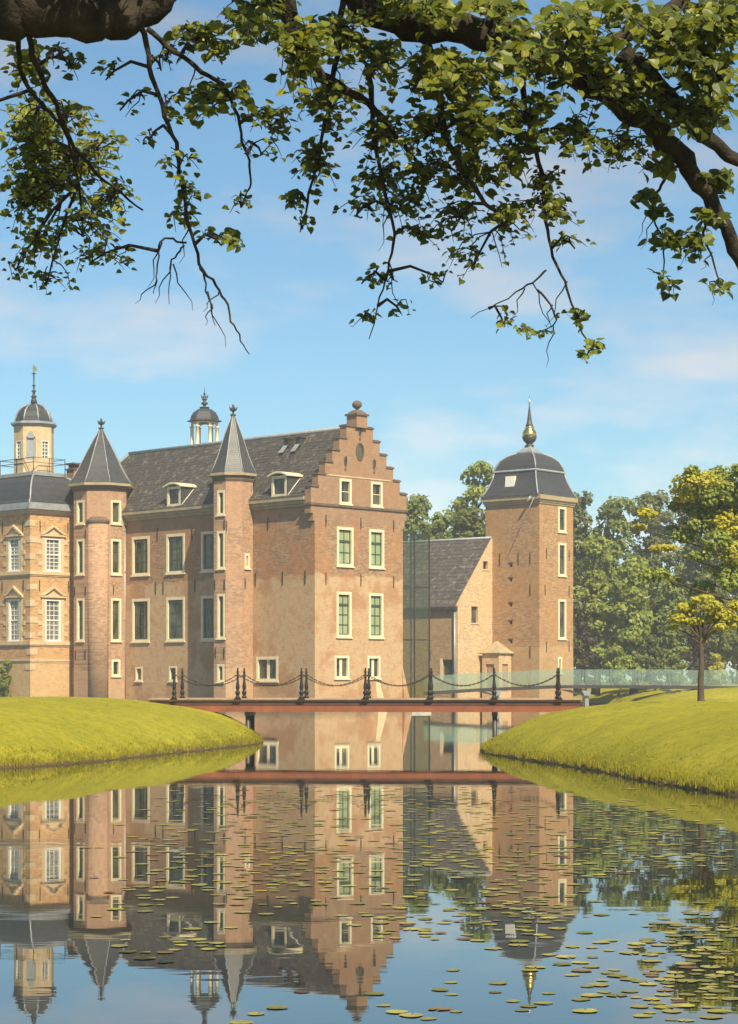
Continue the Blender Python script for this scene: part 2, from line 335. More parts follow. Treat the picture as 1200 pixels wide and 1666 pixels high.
# ------------------------------------------------------------------ ground, water, banks
def ground_mats():
    m, nt, b = newmat('lawn'); tc = nd(nt, 'ShaderNodeTexCoord'); s = nd(nt, 'ShaderNodeSeparateXYZ'); nt.links.new(tc.outputs['Object'], s.inputs[0])
    n1 = noise(nt, tc.outputs['Object'], 0.35, 5, 0.6); n2 = noise(nt, tc.outputs['Object'], 3.5, 6, 0.75); n3 = noise(nt, tc.outputs['Object'], 12, 6, 0.8)
    g = ramp(nt, n1, [(0.3, (0.28,0.25,0.018)), (0.55, (0.37,0.315,0.025)), (0.75, (0.43,0.355,0.042))])
    g = mix(nt, math_(nt, 'MULTIPLY', ramp(nt, n2, [(0.38, 1.0), (0.56, 0.0)]), 0.5), g, (0.14,0.16,0.015))
    g = mix(nt, math_(nt, 'MULTIPLY', ramp(nt, n3, [(0.3, 1.0), (0.6, 0.0)]), 0.4), g, (0.16,0.175,0.018))
    e = math_(nt, 'ADD', s.outputs[2], math_(nt, 'MULTIPLY', math_(nt, 'SUBTRACT', n2, 0.5), 0.25))
    g = mix(nt, ramp(nt, e, [(0.05, 1.0), (0.17, 0.0)]), g, (0.10,0.07,0.035))
    nt.links.new(g, b.inputs['Base Color']); b.inputs['Roughness'].default_value = 0.9; b.inputs['Specular IOR Level'].default_value = 0.1
    bump(nt, mix(nt, 0.55, n2, n3), b, 0.75, 0.10)
    f, nt, b = newmat('field'); tc = nd(nt, 'ShaderNodeTexCoord'); n1 = noise(nt, tc.outputs['Object'], 0.05, 6, 0.6)
    nt.links.new(ramp(nt, n1, [(0.3, (0.05,0.06,0.02)), (0.7, (0.12,0.12,0.03))]), b.inputs['Base Color']); b.inputs['Roughness'].default_value = 1
    d, nt, b = newmat('moat_bed'); b.inputs['Base Color'].default_value = (0.02,0.02,0.012,1); b.inputs['Roughness'].default_value = 1
    w, nt, b = newmat('moat_water'); tc = nd(nt, 'ShaderNodeTexCoord')
    mp = nd(nt, 'ShaderNodeMapping'); mp.inputs['Scale'].default_value = (0.55, 1.6, 1); nt.links.new(tc.outputs['Object'], mp.inputs[0])
    n1 = noise(nt, mp.outputs[0], 1.3, 3, 0.5); n2 = noise(nt, mp.outputs[0], 0.16, 2, 0.5)
    b.inputs['Base Color'].default_value = (0.016,0.020,0.014,1); b.inputs['Roughness'].default_value = 0.012; b.inputs['IOR'].default_value = 1.56
    b.inputs['Specular IOR Level'].default_value = 0.62
    h = math_(nt, 'MULTIPLY', n1, ramp(nt, n2, [(0.35, 0.25), (0.65, 1.0)]))
    bump(nt, h, b, 0.07, 0.016)
    return m, f, d, w
M_lawn, M_field, M_bed, M_water = ground_mats()
o = MB(); o.face([(-3000,-3000,-1.2),(3000,-3000,-1.2),(3000,3000,-1.2),(-3000,3000,-1.2)]); o.build('ground', [M_bed], kind='structure')
o = MB(); o.face([(-190,-40,0),(190,-40,0),(190,330,0),(-190,330,0)]); o.build('moat_water', [M_water], kind='structure')
o = MB(); o.box(-3000,3000,318,3000,-1.0,1.5); o.box(-3000,-180,-600,318,-1.0,1.2); o.box(180,3000,-600,318,-1.0,1.2); o.build('far_field', [M_field], kind='structure')
def poly_sd(P, poly, ky):
    P = P*np.array([1, ky]); Q = np.array(poly)*np.array([1, ky]); d = np.full(len(P), 1e9); ins = np.zeros(len(P), bool); n = len(Q)
    for i in range(n):
        a, b = Q[i], Q[(i+1) % n]; ab = b-a; t = np.clip(((P-a)@ab)/(ab@ab), 0, 1)
        d = np.minimum(d, np.linalg.norm(P-(a+t[:, None]*ab), axis=1))
        c = ((a[1] > P[:, 1]) != (b[1] > P[:, 1])); xx = a[0]+(P[:, 1]-a[1])*(b[0]-a[0])/(b[1]-a[1]+1e-12)
        ins ^= c & (P[:, 0] < xx)
    return np.where(ins, d, -d)
def smooth_poly(p, it=2):
    for _ in range(it):
        q = []
        for i in range(len(p)):
            a, b = p[i], p[(i+1) % len(p)]
            q += [(a[0]*.75+b[0]*.25, a[1]*.75+b[1]*.25), (a[0]*.25+b[0]*.75, a[1]*.25+b[1]*.75)]
        p = q
    return p
def bank_h(P, poly, top, fall, ky):
    d = poly_sd(P, poly, ky)
    w = 0.10*np.sin(P[:, 0]*2.3+np.sin(P[:, 1]*0.9)*1.7)+0.07*np.sin(P[:, 1]*3.1+P[:, 0]*1.3)+0.05*np.sin(P[:, 0]*6.1+P[:, 1]*4.7)
    d = d+w*0.5
    z = np.where(d < 0.12, -0.5+np.clip((d+0.25)/0.37, 0, 1)*0.63, 0.13+(top-0.13)*(1-np.exp(-(d-0.12)/fall)))
    return z+np.where(d > 0.3, 0.035*np.sin(P[:, 0]*1.1+P[:, 1]*0.7)+0.03*np.sin(P[:, 1]*1.9-P[:, 0]*0.6)+0.02*w, 0), d
def bank(name, poly, top, fall, ky, step, box=None):
    pts = np.array(poly); lo = pts.min(0)-1.0; hi = pts.max(0)+1.0
    if box: lo = np.maximum(lo, box[:2]); hi = np.minimum(hi, box[2:])
    xs = np.arange(lo[0], hi[0]+step, step); ys = np.arange(lo[1], hi[1]+step, step)
    GX, GY = np.meshgrid(xs, ys); P = np.stack([GX.ravel(), GY.ravel()], 1); z, d = bank_h(P, poly, top, fall, ky)
    nx, ny = len(xs), len(ys); I = np.arange(nx*ny).reshape(ny, nx)
    Fq = np.stack([I[:-1,:-1].ravel(), I[:-1,1:].ravel(), I[1:,1:].ravel(), I[1:,:-1].ravel()], 1)
    keep = (d[Fq] > -0.7*max(1, step*2)).any(1)
    return np_obj(name, np.column_stack([P, z]), Fq[keep], [M_lawn], smooth=True, kind='structure')
RB = smooth_poly([(3.15,60.5),(4.2,54.5),(5.05,49.9),(5.7,43.2),(6.6,37.9),(8.4,33),(12,29),(20,26),(46,25),(46,75),(22,75.5),(14,75.5),(9.0,75.5),(6.0,74.4),(4.6,70),(3.6,65)])
LB = smooth_poly([(-3.4,70.8),(-4.1,66.5),(-5.4,61),(-7.2,53),(-8.9,49.4),(-11,47.4),(-20,46),(-46,46),(-46,84),(-15,84),(-9,82),(-5.6,78.5),(-4.0,75)])
FB = smooth_poly([(18.5,160),(20,150),(26,145),(60,142),(185,140),(185,330),(-185,330),(-185,215),(-60,205),(8,203),(20,196),(21,175)])
NB = smooth_poly([(-60,-35),(60,-35),(60,8),(9,8.4),(3,8.0),(-3,8.3),(-9,8.9),(-60,9.5)])
bank('right_lawn', RB, 1.50, 1.75, 0.75, 0.28, (-9,24,24,82))
bank('left_lawn', LB, 1.53, 1.75, 0.75, 0.28, (-30,44,9,86))
bank('far_bank', FB, 1.75, 3.0, 1.0, 1.6)
bank('near_bank', NB, 0.55, 0.8, 1.0, 0.5, (-30,-34,30,11))
# grass blades on the lawns
def grass():
    Vs = []; n = 0
    mats = leafmat('grass_blades', (0.32,0.30,0.022), (0.42,0.37,0.03), (0.50,0.43,0.06), 0.6, 0.8)
    for poly, top, box, N in ((RB,1.50,(3,26,20,80),90000), (LB,1.53,(-15,46,-3,82),70000)):
        P = np.column_stack([RNG.uniform(box[0], box[2], N), RNG.uniform(box[1], box[3], N)])
        Q_ = np.array(poly); j = RNG.integers(0, len(Q_), 60000); e_ = Q_[j]+(Q_[(j+1) % len(Q_)]-Q_[j])*RNG.random((60000, 1))+RNG.normal(0, 0.35, (60000, 2)); P = np.concatenate([P, e_]); N = len(P)
        z, d = bank_h(P, poly, top, 1.75, 0.75)
        edge = np.exp(-np.abs(d)/0.5); k = (d > 0.06) & (RNG.random(N) < 0.05+0.8*edge) & (np.abs(P[:, 0]) < P[:, 1]*0.2+0.7)
        P, z, d = P[k], z[k], d[k]; N2 = len(P); a = RNG.uniform(0, 6.28, N2); h = RNG.uniform(0.02, 0.055, N2)*(1+2.6*np.exp(-d/0.22)*(0.5+0.5*np.sin(P[:, 0]*1.9+P[:, 1]*1.3)*np.sin(P[:, 1]*0.7-P[:, 0]*2.3)+RNG.random(N2)*0.7)); w = RNG.uniform(0.01, 0.025, N2)
        ln = RNG.normal(0, 0.02, (N2, 2))
        b = np.column_stack([P, z-0.01]); t = np.column_stack([np.cos(a)*w, np.sin(a)*w, np.zeros(N2)])
        tip = b+np.column_stack([ln, h])
        Vs.append(np.stack([b-t, b+t, tip], 1).reshape(-1, 3)); n += N2
    V = np.concatenate(Vs); o = np_obj('lawn_grass', V, np.arange(3*n).reshape(-1, 3), [mats]); o['kind'] = 'stuff'; o['label'] = 'short yellow green grass growing on the lawns'
grass()

# ------------------------------------------------------------------ the step-gabled house
HROT = R(45.5); HORG = Vector((-3.58, 137, 0)); HV = Vector((0.7009, 0.7133, 0)); HU = Vector((-0.7133, 0.7009, 0))
def hw(a, t, z=0): return HORG+HV*a+HU*t+Vector((0, 0, z))
house = root('step_gable_house', 'long brick house with stepped gable and dark tiled roof', 'house', HORG, HROT)
PF = lambda u, z, d: (d, u, z)              # long front, x = 0
PG = lambda u, z, d: (u, d, z)              # gable front, y = 0
GW = 8.44
def build_house():
    fw = [(17.1,19.1,9.74,12.54),(13.2,15.24,9.74,12.54),(9.4,11.44,9.74,12.54),(17.1,19.1,4.94,8.05),(13.2,15.24,4.94,8.05),(9.4,11.44,4.94,8.05)]
    fc = [(17.9,18.7,2.1,3.12),(14.05,14.95,2.1,3.15)]; fd = (3.55,5.75,2.1,3.75)
    gw = [(2.04,3.6,9.81,12.42),(5.1,6.58,9.81,12.42),(2.0,3.42,5.05,8.08),(5.08,6.5,5.05,8.08)]
    gc = [(1.82,3.2,2.28,3.8),(4.95,6.2,2.28,3.8)]; ga = [(2.29,3.42,13.98,15.66),(5.28,6.42,13.98,15.66)]
    w = MB()
    wall(w, PF, 0.6, 26.8, -1.1, 14.0, fw+fc+[fd])
    rects = [(0,GW,-1.1,12.7),(-0.17,GW+0.17,12.7,13.2),(-0.36,GW+0.36,13.2,14.95)]
    for k in range(1, 6): rects.append((-0.36+0.66*k, GW+0.36-0.66*k, 14.9+0.85*(k-1), 14.95+0.85*k))
    us = []; 
    wall(w, PG, -0.36, GW+0.36, -1.1, 19.2, gw+gc+ga, 0.6, rects=rects)
    w.box(GW-0.45, GW-0.003, 0.6, 26.8, -1.1, 14.0); w.box(0.45, GW-0.45, 26.35, 26.8, -1.1, 14.0)
    # tapering feet of the gable
    for x0, x1 in ((GW-0.05, GW+0.95), ):
        w.hexa([(x0,-0.35,-1.1),(x1,-0.35,-1.1),(x1,0.9,-1.1),(x0,0.9,-1.1),(x0,-0.02,3.0),(x0+0.05,-0.02,3.0),(x0+0.05,0.6,3.0),(x0,0.6,3.0)])
    w.build('wall', [M_house], house)
    b = MB(); b.hexa([(5.4,-0.75,-1.1),(6.5,-0.75,-1.1),(6.5,-0.01,-1.1),(5.4,-0.01,-1.1),(5.75,-0.03,2.0),(6.15,-0.03,2.0),(6.15,-0.005,2.0),(5.75,-0.005,2.0)])
    b.build('buttress', [M_stone], house)
    for q in fw: window(house, PF, q, 2, 3, M_cream, M_dark, M_green, bw=0.2, bar=0.06)
    for q in fc: window(house, PF, q, 1, 1, M_cream, M_dark, bw=0.13)
    window(house, PF, fd, 2, 1, M_cream, M_dark, bw=0.2, bar=0.26)
    for i, q in enumerate(gw): window(house, PG, q, 2, 3 if i < 2 else 4, M_cream, M_curt, M_green, bw=0.19, bar=0.065, transom=2 if i < 2 else 3)
    for q in gc: window(house, PG, q, 2, 1, M_cream, M_dark, bw=0.17, bar=0.24)
    for q in ga: window(house, PG, q, 1, 2, M_cream, M_dark, bw=0.17, bar=0.05)
    # copings of the steps
    for k in range(6):
        a, b_ = -0.36+0.66*k, GW+0.36-0.66*k; z = 14.95+0.85*k
        if k < 5: spans = ((a-0.06, a+0.7), (b_-0.7, b_+0.06))
        else: spans = ((a-0.06, 3.70), (4.74, b_+0.06))
        for u0, u1 in spans:
            c = MB(); c.box(u0, u1, -0.07, 0.67, z, z+0.11); c.box(u0+0.1, u1-0.1, 0.0, 0.6, z+0.11, z+0.16); c.build('coping_stone', [M_cop], house)
    p = MB(); p.box(3.72,4.72,-0.22,0.75,19.2,20.02); p.build('pinnacle', [M_house], house)
    c = MB(); c.box(3.62,4.82,-0.32,0.85,20.02,20.14); c.sqlathe([(0.5,20.14),(0.34,20.32),(0.2,20.42)], (4.22,0.26)); c.build('pinnacle_cap', [M_cop], house)
    c = MB(); c.lathe([(0.12,20.42),(0.1,20.5),(0.2,20.54),(0.31,20.66),(0.34,20.78),(0.3,20.92),(0.18,21.04),(0.02,21.08)], 14, (4.22,0.26)); c.build('ball_finial', [M_cop], house)
    s = MB(); s.box(-0.45,GW+0.45,-0.10,0.7,13.74,13.80); s.box(-0.41,GW+0.41,-0.06,0.66,13.80,13.90); s.build('string_course', [M_cop], house)
    s = MB(); s.pbox(PG, 1.2, GW-1.2, 15.78, 15.86, -0.03, 0.05); s.build('string_course', [M_stone], house)
    # ornaments: oval opening and small slits
    def oval(u, z, ru, rz, nm):
        o = MB(); n = 16; r1 = [PG(u+ru*math.cos(2*math.pi*i/n), z+rz*math.sin(2*math.pi*i/n), -0.06) for i in range(n)]
        r2 = [PG(u+ru*1.3*math.cos(2*math.pi*i/n), z+rz*1.18*math.sin(2*math.pi*i/n), -0.06) for i in range(n)]
        r3 = [PG(u+ru*1.3*math.cos(2*math.pi*i/n), z+rz*1.18*math.sin(2*math.pi*i/n), 0.05) for i in range(n)]
        r0 = [PG(u+ru*math.cos(2*math.pi*i/n), z+rz*math.sin(2*math.pi*i/n), -0.012) for i in range(n)]
        o.loft([r0, r1, r2, r3], 0, False, False); o.face(r0, 1); o.build(nm, [M_cop, M_dark], house)
    oval(4.22, 17.6, 0.3, 0.52, 'oval_window')
    for u, z in ((2.85,16.85),(5.6,16.85),(4.22,19.0)):
        oval(u, z, 0.1, 0.3, 'slit_window')
        d = MB(); d.pbox(PG, u-0.07, u+0.07, z-0.62, z-0.46, -0.05, 0.02); d.build('drip_stone', [M_cop], house)
    for u, z in ((1.0,12.75),(4.3,12.75),(7.5,12.75),(1.0,8.9),(4.3,8.9),(7.5,8.9)): anchor(house, PG, u, z)
    for u, z in ((4.55,12.75),(5.8,9.0),(3.1,9.0),(0.9,9.0),(16.2,12.6),(16.4,8.75),(15.55,8.75),(12.1,8.8),(12.4,12.4),(20.2,12.6)): anchor(house, PF, u, z, 0.9)
    # eaves, roof, ridge
    c = MB(); c.box(-0.14,0.0,0.62,26.8,13.72,13.9); c.box(-0.30,0.0,0.62,26.8,13.9,14.12); c.box(-0.48,0.0,0.62,26.8,14.12,14.36)
    c.box(GW,GW+0.48,0.62,26.8,14.0,14.36); c.box(-0.48,GW+0.48,26.8,27.25,14.0,14.36); c.build('eaves_cornice', [M_corn], house)
    r = MB(); xe0, xe1, ye, zr, yr = -0.5, GW+0.5, 27.3, 19.3, 24.6; xm = GW/2
    # slope built of courses so that the tiles step
    n = 22
    for i in range(n):
        f0, f1 = i/n, (i+1)/n; lift = 0.02
        z0, z1 = 14.36+(zr-14.36)*f0, 14.36+(zr-14.36)*f1
        y0, y1 = ye+(yr-ye)*f0, ye+(yr-ye)*f1
        for xa in (xe0, xe1):
            a0, a1 = xa+(xm-xa)*f0, xa+(xm-xa)*f1
            r.face([(a0,0.6,z0+lift),(a0,y0,z0+lift),(a1,y1,z1),(a1,0.6,z1)])
            r.face([(a0,0.6,z0+lift),(a0,y0,z0+lift),(a0,y0,z0-0.01),(a0,0.6,z0-0.01)])
        r.face([(xe0+(xm-xe0)*f0,y0,z0+lift),(xe1+(xm-xe1)*f0,y0,z0+lift),(xe1+(xm-xe1)*f1,y1,z1),(xe0+(xm-xe0)*f1,y1,z1)])
    r.build('roof', [M_tile], house)
    rg = MB(); rg.tube([(xm,0.6,zr+0.03),(xm,yr,zr+0.03)], 0.15, 8); rg.tube([(xm,yr,zr+0.03),(xe0,ye,14.42)], 0.11, 6); rg.tube([(xm,yr,zr+0.03),(xe1,ye,14.42)], 0.11, 6)
    rg.build('ridge_flashing', [M_lead], house)
    for t in (4.9, 6.1):
        v = MB(); x = 3.35; z = 14.36+(zr-14.36)*(x-xe0)/(xm-xe0); v.box(x-0.25,x+0.3,t-0.22,t+0.22,z-0.1,z+0.45); v.box(x-0.33,x+0.3,t-0.28,t+0.28,z+0.45,z+0.52,); v.build('roof_vent', [M_steel], house)
        v = MB(); v.face([(x-0.75,t-0.25,z-0.52),(x-0.75,t+0.25,z-0.52),(x-0.28,t+0.25,z+0.02),(x-0.28,t-0.25,z+0.02)]); v.build('vent_flashing', [M_lead], house)
    # dormers
    for t0, t1 in ((13.15,14.75),(2.25,3.85)):
        x0 = -0.40; PD = lambda u, z, d: (x0+d, u, z); xb = 0.98
        f = window(house, PD, (t0+0.06,t1-0.06,14.46,15.86), 1, 2, M_cream, M_dark, M_green, bw=0.2, bar=0.05, name='dormer', sill=False, proud=0.0)
        for t in (t0, t1-0.055):
            k = MB(); k.hexa([(x0+0.01,t,14.5),(x0+0.02,t,14.5),(x0+0.02,t+0.055,14.5),(x0+0.01,t+0.055,14.5),(x0+0.01,t,15.86),(xb,t,15.86),(xb,t+0.055,15.86),(x0+0.01,t+0.055,15.86)])
            k.build('dormer_cheek', [M_slate], f)
            k = MB()
            s_ = -0.015 if t == t0 else 0.07
            k.tube([(x0+0.05,t+s_,14.5),(xb-0.05,t+s_,15.82)], 0.06, 4); k.tube([(x0,t+s_,15.86),(xb,t+s_,15.86)], 0.055, 4); k.build('lead_edge', [M_white], f)
        rr = []
        for xx in (x0-0.22, xb+0.35):
            rr.append([(xx, t0-0.15+(t1-t0+0.3)*i/8, 15.88+0.26*math.sin(math.pi*i/8)) for i in range(9)]+[(xx, t1+0.15-(t1-t0+0.3)*i/8, 15.80+0.22*math.sin(math.pi*i/8)) for i in range(9)])
        k = MB(); k.loft(rr); k.build('dormer_roof', [M_cream], f)
    # bell cupola on the ridge
    bc = (xm+1.0, 17.1); cu = MB(); cu.lathe([(1.12,17.2),(1.12,19.2),(1.2,19.24),(1.2,19.32),(1.05,19.36)], 6, bc, R(15), sm=False); cu = cu.build('bell_cupola', [M_lead], house)
    for i in range(6):
        a = R(15+60*i); x, y = bc[0]+0.92*math.cos(a), bc[1]+0.92*math.sin(a)
        k = MB(); k.lathe([(0.17,19.33),(0.17,19.44),(0.135,19.48),(0.125,20.72),(0.18,20.76),(0.18,20.84)], 8, (x, y)); k.build('column', [M_cream], cu)
        a2 = R(15+60*(i+1)); x2, y2 = bc[0]+0.92*math.cos(a2), bc[1]+0.92*math.sin(a2)
        k = MB(); m_ = 8   # arch between two columns
        for j in range(m_):
            f0, f1 = j/m_, (j+1)/m_
            za = lambda f: 20.84+0.26*math.sqrt(max(0, 1-(2*f-1)**2))
            q = lambda f, z, s: (x+(x2-x)*f+s*math.cos((a+a2)/2)*0.09, y+(y2-y)*f+s*math.sin((a+a2)/2)*0.09, z)
            k.hexa([q(f0,za(f0),-1),q(f1,za(f1),-1),q(f1,za(f1),1),q(f0,za(f0),1),q(f0,21.2,-1),q(f1,21.2,-1),q(f1,21.2,1),q(f0,21.2,1)])
        k.build('arch', [M_cream], cu)
    k = MB(); k.lathe([(1.05,21.15),(1.28,21.2),(1.28,21.27),(1.08,21.33),(1.0,21.6),(0.82,21.9),(0.5,22.12),(0.25,22.2),(0.2,22.28)], 6, bc, R(15), sm=False); k.build('dome', [M_slate], cu)
    k = MB(); k.lathe([(0.36,22.2),(0.36,22.28),(0.14,22.3),(0.1,22.42),(0.26,22.5),(0.22,22.62),(0.08,22.7),(0.18,22.82),(0.2,22.9),(0.06,23.0),(0.05,23.2),(0.12,23.26),(0.03,23.34),(0.015,23.75)], 10, bc); k.build('finial', [M_steel], cu)
    k = MB()
    for a in range(4): k.tube([(bc[0],bc[1],23.05),(bc[0]+0.3*math.cos(a*1.57),bc[1]+0.3*math.sin(a*1.57),23.0),(bc[0]+0.32*math.cos(a*1.57),bc[1]+0.32*math.sin(a*1.57),23.14)], 0.03, 5)
    k.build('scroll_iron', [M_steel], cu)
    ch = MB(); ch.box(-0.2,0.75,25.7,26.6,13.6,17.9,0); ch.box(-0.28,0.83,25.62,26.68,17.9,18.02,1); ch.box(-0.1,0.65,25.8,26.5,18.02,18.3,2); ch.box(-0.32,0.87,25.58,26.72,18.3,18.42,1); ch.build('chimney', [M_house, M_cop, M_steel], house)
    for u in (6.15, 19.75):
        d = MB(); d.tube([(-0.13,u,13.9),(-0.13,u,-0.5)], 0.075, 8)
        for z in (3, 6.5, 10, 13): d.box(-0.22,-0.04,u-0.1,u+0.1,z,z+0.06)
        d.box(-0.26,-0.02,u-0.16,u+0.16,13.45,13.75); d.build('downpipe', [M_zinc], house)
build_house()

# ------------------------------------------------------------------ turrets
def oct_face(c, Ra, k, yaw):
    a = R(-90+45*k+yaw); n = (math.cos(a), math.sin(a)); t = (-math.sin(a), math.cos(a))
    return lambda u, z, d: (c[0]+n[0]*(Ra-d)+t[0]*u, c[1]+n[1]*(Ra-d)+t[1]*u, z)
def turret(label, loc, Ra, yaw, ze, za, wins, shaft):
    tr = root('stair_turret', label, 'turret', loc, 0, 'octagonal turrets on the long front')
    hf = Ra*math.tan(R(22.5)); cr = 1/math.cos(R(22.5)); ph = R(-112.5+yaw); w = MB(); ov = 0.40 if shaft else 0.27
    for k in range(8):
        holes = [q[1:] for q in wins if q[0] == k]
        wall(w, oct_face((0,0), Ra, k, yaw), -hf, hf, -1.1, ze-0.2, holes, 0.3)
    w.build('wall', [M_turret], tr)
    for q in wins: window(tr, oct_face((0,0), Ra, q[0], yaw), q[1:], 1, 3 if q[4]-q[3] > 2 else 1, M_cream, M_dark, M_green, bw=0.16, bar=0.05, rec=0.16)
    c = MB(); c.lathe([(Ra*cr+0.04,ze-0.45),(Ra*cr+0.1,ze-0.3),(Ra*cr+ov-0.2,ze-0.22),(Ra*cr+ov-0.17,ze-0.1)], 8, (0,0), ph, sm=False); c.build('corbel', [M_cop], tr)
    c = MB(); c.lathe([(Ra*cr+ov-0.16,ze-0.1),(Ra*cr+ov,ze-0.06),(Ra*cr+ov,ze+0.1),(Ra*cr+ov-0.12,ze+0.13)], 8, (0,0), ph, sm=False); c.build('eaves', [M_corn], tr)
    rf = MB(); n = 14; H = za-ze-0.12
    prof = []
    for i in range(n):
        f0, f1 = i/n, (i+1)/n; rr = lambda f: (Ra*cr+ov-0.06)*(1-f)+0.1*f-0.10*math.sin(math.pi*min(1, f*1.6))*(1-f)
        prof += [(rr(f0), ze+0.12+H*f0)] + ([(rr(f1), ze+0.12+H*f1)] if i == n-1 else [])
    rf.lathe(prof, 8, (0,0), ph, sm=False); rf.build('roof', [M_slate], tr)
    hp = MB()
    for j in range(8):
        a = ph+j*math.pi/4; r0, r1 = Ra*cr+ov-0.05, 0.12
        hp.tube([((r0*(1-f)+r1*f-0.10*math.sin(math.pi*min(1, f*1.6))*(1-f)+0.01)*math.cos(a), (r0*(1-f)+r1*f-0.10*math.sin(math.pi*min(1, f*1.6))*(1-f)+0.01)*math.sin(a), ze+0.13+H*f) for f in (0,.15,.3,.5,.7,.85,1)], 0.035, 4)
    hp.build('hip_flashing', [M_lead], tr)
    f = MB(); f.lathe([(0.16,za-0.1),(0.13,za+0.02),(0.22,za+0.06),(0.22,za+0.11),(0.07,za+0.15),(0.06,za+0.3),(0.2,za+0.36),(0.24,za+0.46),(0.13,za+0.58),(0.05,za+0.62),(0.09,za+0.7),(0.0,za+0.84)], 10); f.build('finial', [M_steel], tr)
    f = MB()
    for j in range(5):
        a = j*2*math.pi/5; f.tube([(0.05*math.cos(a),0.05*math.sin(a),za+0.34),(0.22*math.cos(a),0.22*math.sin(a),za+0.48),(0.3*math.cos(a),0.3*math.sin(a),za+0.66)], [0.05,0.06,0.015], 5)
    f.build('finial_leaves', [M_steel], tr)
    if shaft:
        s = MB(); rs = hf*0.95; P0 = oct_face((0,0), Ra, 0, yaw); cy = P0(0, 0, 0)
        rings = [[(cy[0]+rr*math.cos(math.pi+math.pi*i/12), cy[1]+rr*0.62*math.sin(math.pi+math.pi*i/12)+0.02, z) for i in range(13)] for rr, z in ((rs,-1.1),(rs,13.45))]
        s.loft(rings, 0, True); s.build('stair_shaft', [M_turret], tr)
        s = MB(); rings = [[(cy[0]+rr*math.cos(math.pi+math.pi*i/12), cy[1]+rr*0.62*math.sin(math.pi+math.pi*i/12)+0.02, z) for i in range(13)] for rr, z in ((rs+0.03,13.45),(rs+0.1,13.55),(rs+0.1,13.68),(rs*0.7,13.95))]
        s.loft(rings); s.build('shaft_cap', [M_cop], tr)
    for k, u, z in ((0,-hf*0.9,12.6),(1,-hf*0.5,8.7),(-1 % 8,hf*0.8,12.7),(-1 % 8,-hf*0.8,8.6),(-1 % 8,hf*0.8,8.6),(-1 % 8,-hf*0.7,4.0),(-1 % 8,hf*0.75,4.0)):
        anchor(tr, oct_face((0,0), Ra, k, yaw), u, z, 0.7)
    return tr
T2 = hw(-0.7, 7.31); T1 = hw(-0.85, 21.6)
turret('wider octagonal brick turret with half round shaft beside the left pavilion', T1, 1.9, 0.5, 16.3, 20.5,
       [(7,-0.44,0.46,13.48,15.18),(7,-0.44,0.46,9.82,12.37),(7,-0.44,0.46,5.0,8.08),(1,-0.62,0.33,13.48,15.18),(1,-0.62,0.33,9.82,12.37),(1,-0.62,0.33,5.0,8.08),(1,-0.55,0.25,2.46,3.66)], True)
turret('slim octagonal brick turret casting a dark shadow on the long front', T2, 1.33, 6, 16.1, 20.2,
       [(7,-0.24,0.48,13.36,15.03),(7,-0.26,0.48,9.72,12.27),(7,-0.26,0.48,4.99,8.0),(7,-0.26,0.42,2.05,3.25),(1,-0.3,0.22,9.76,10.76)], False)

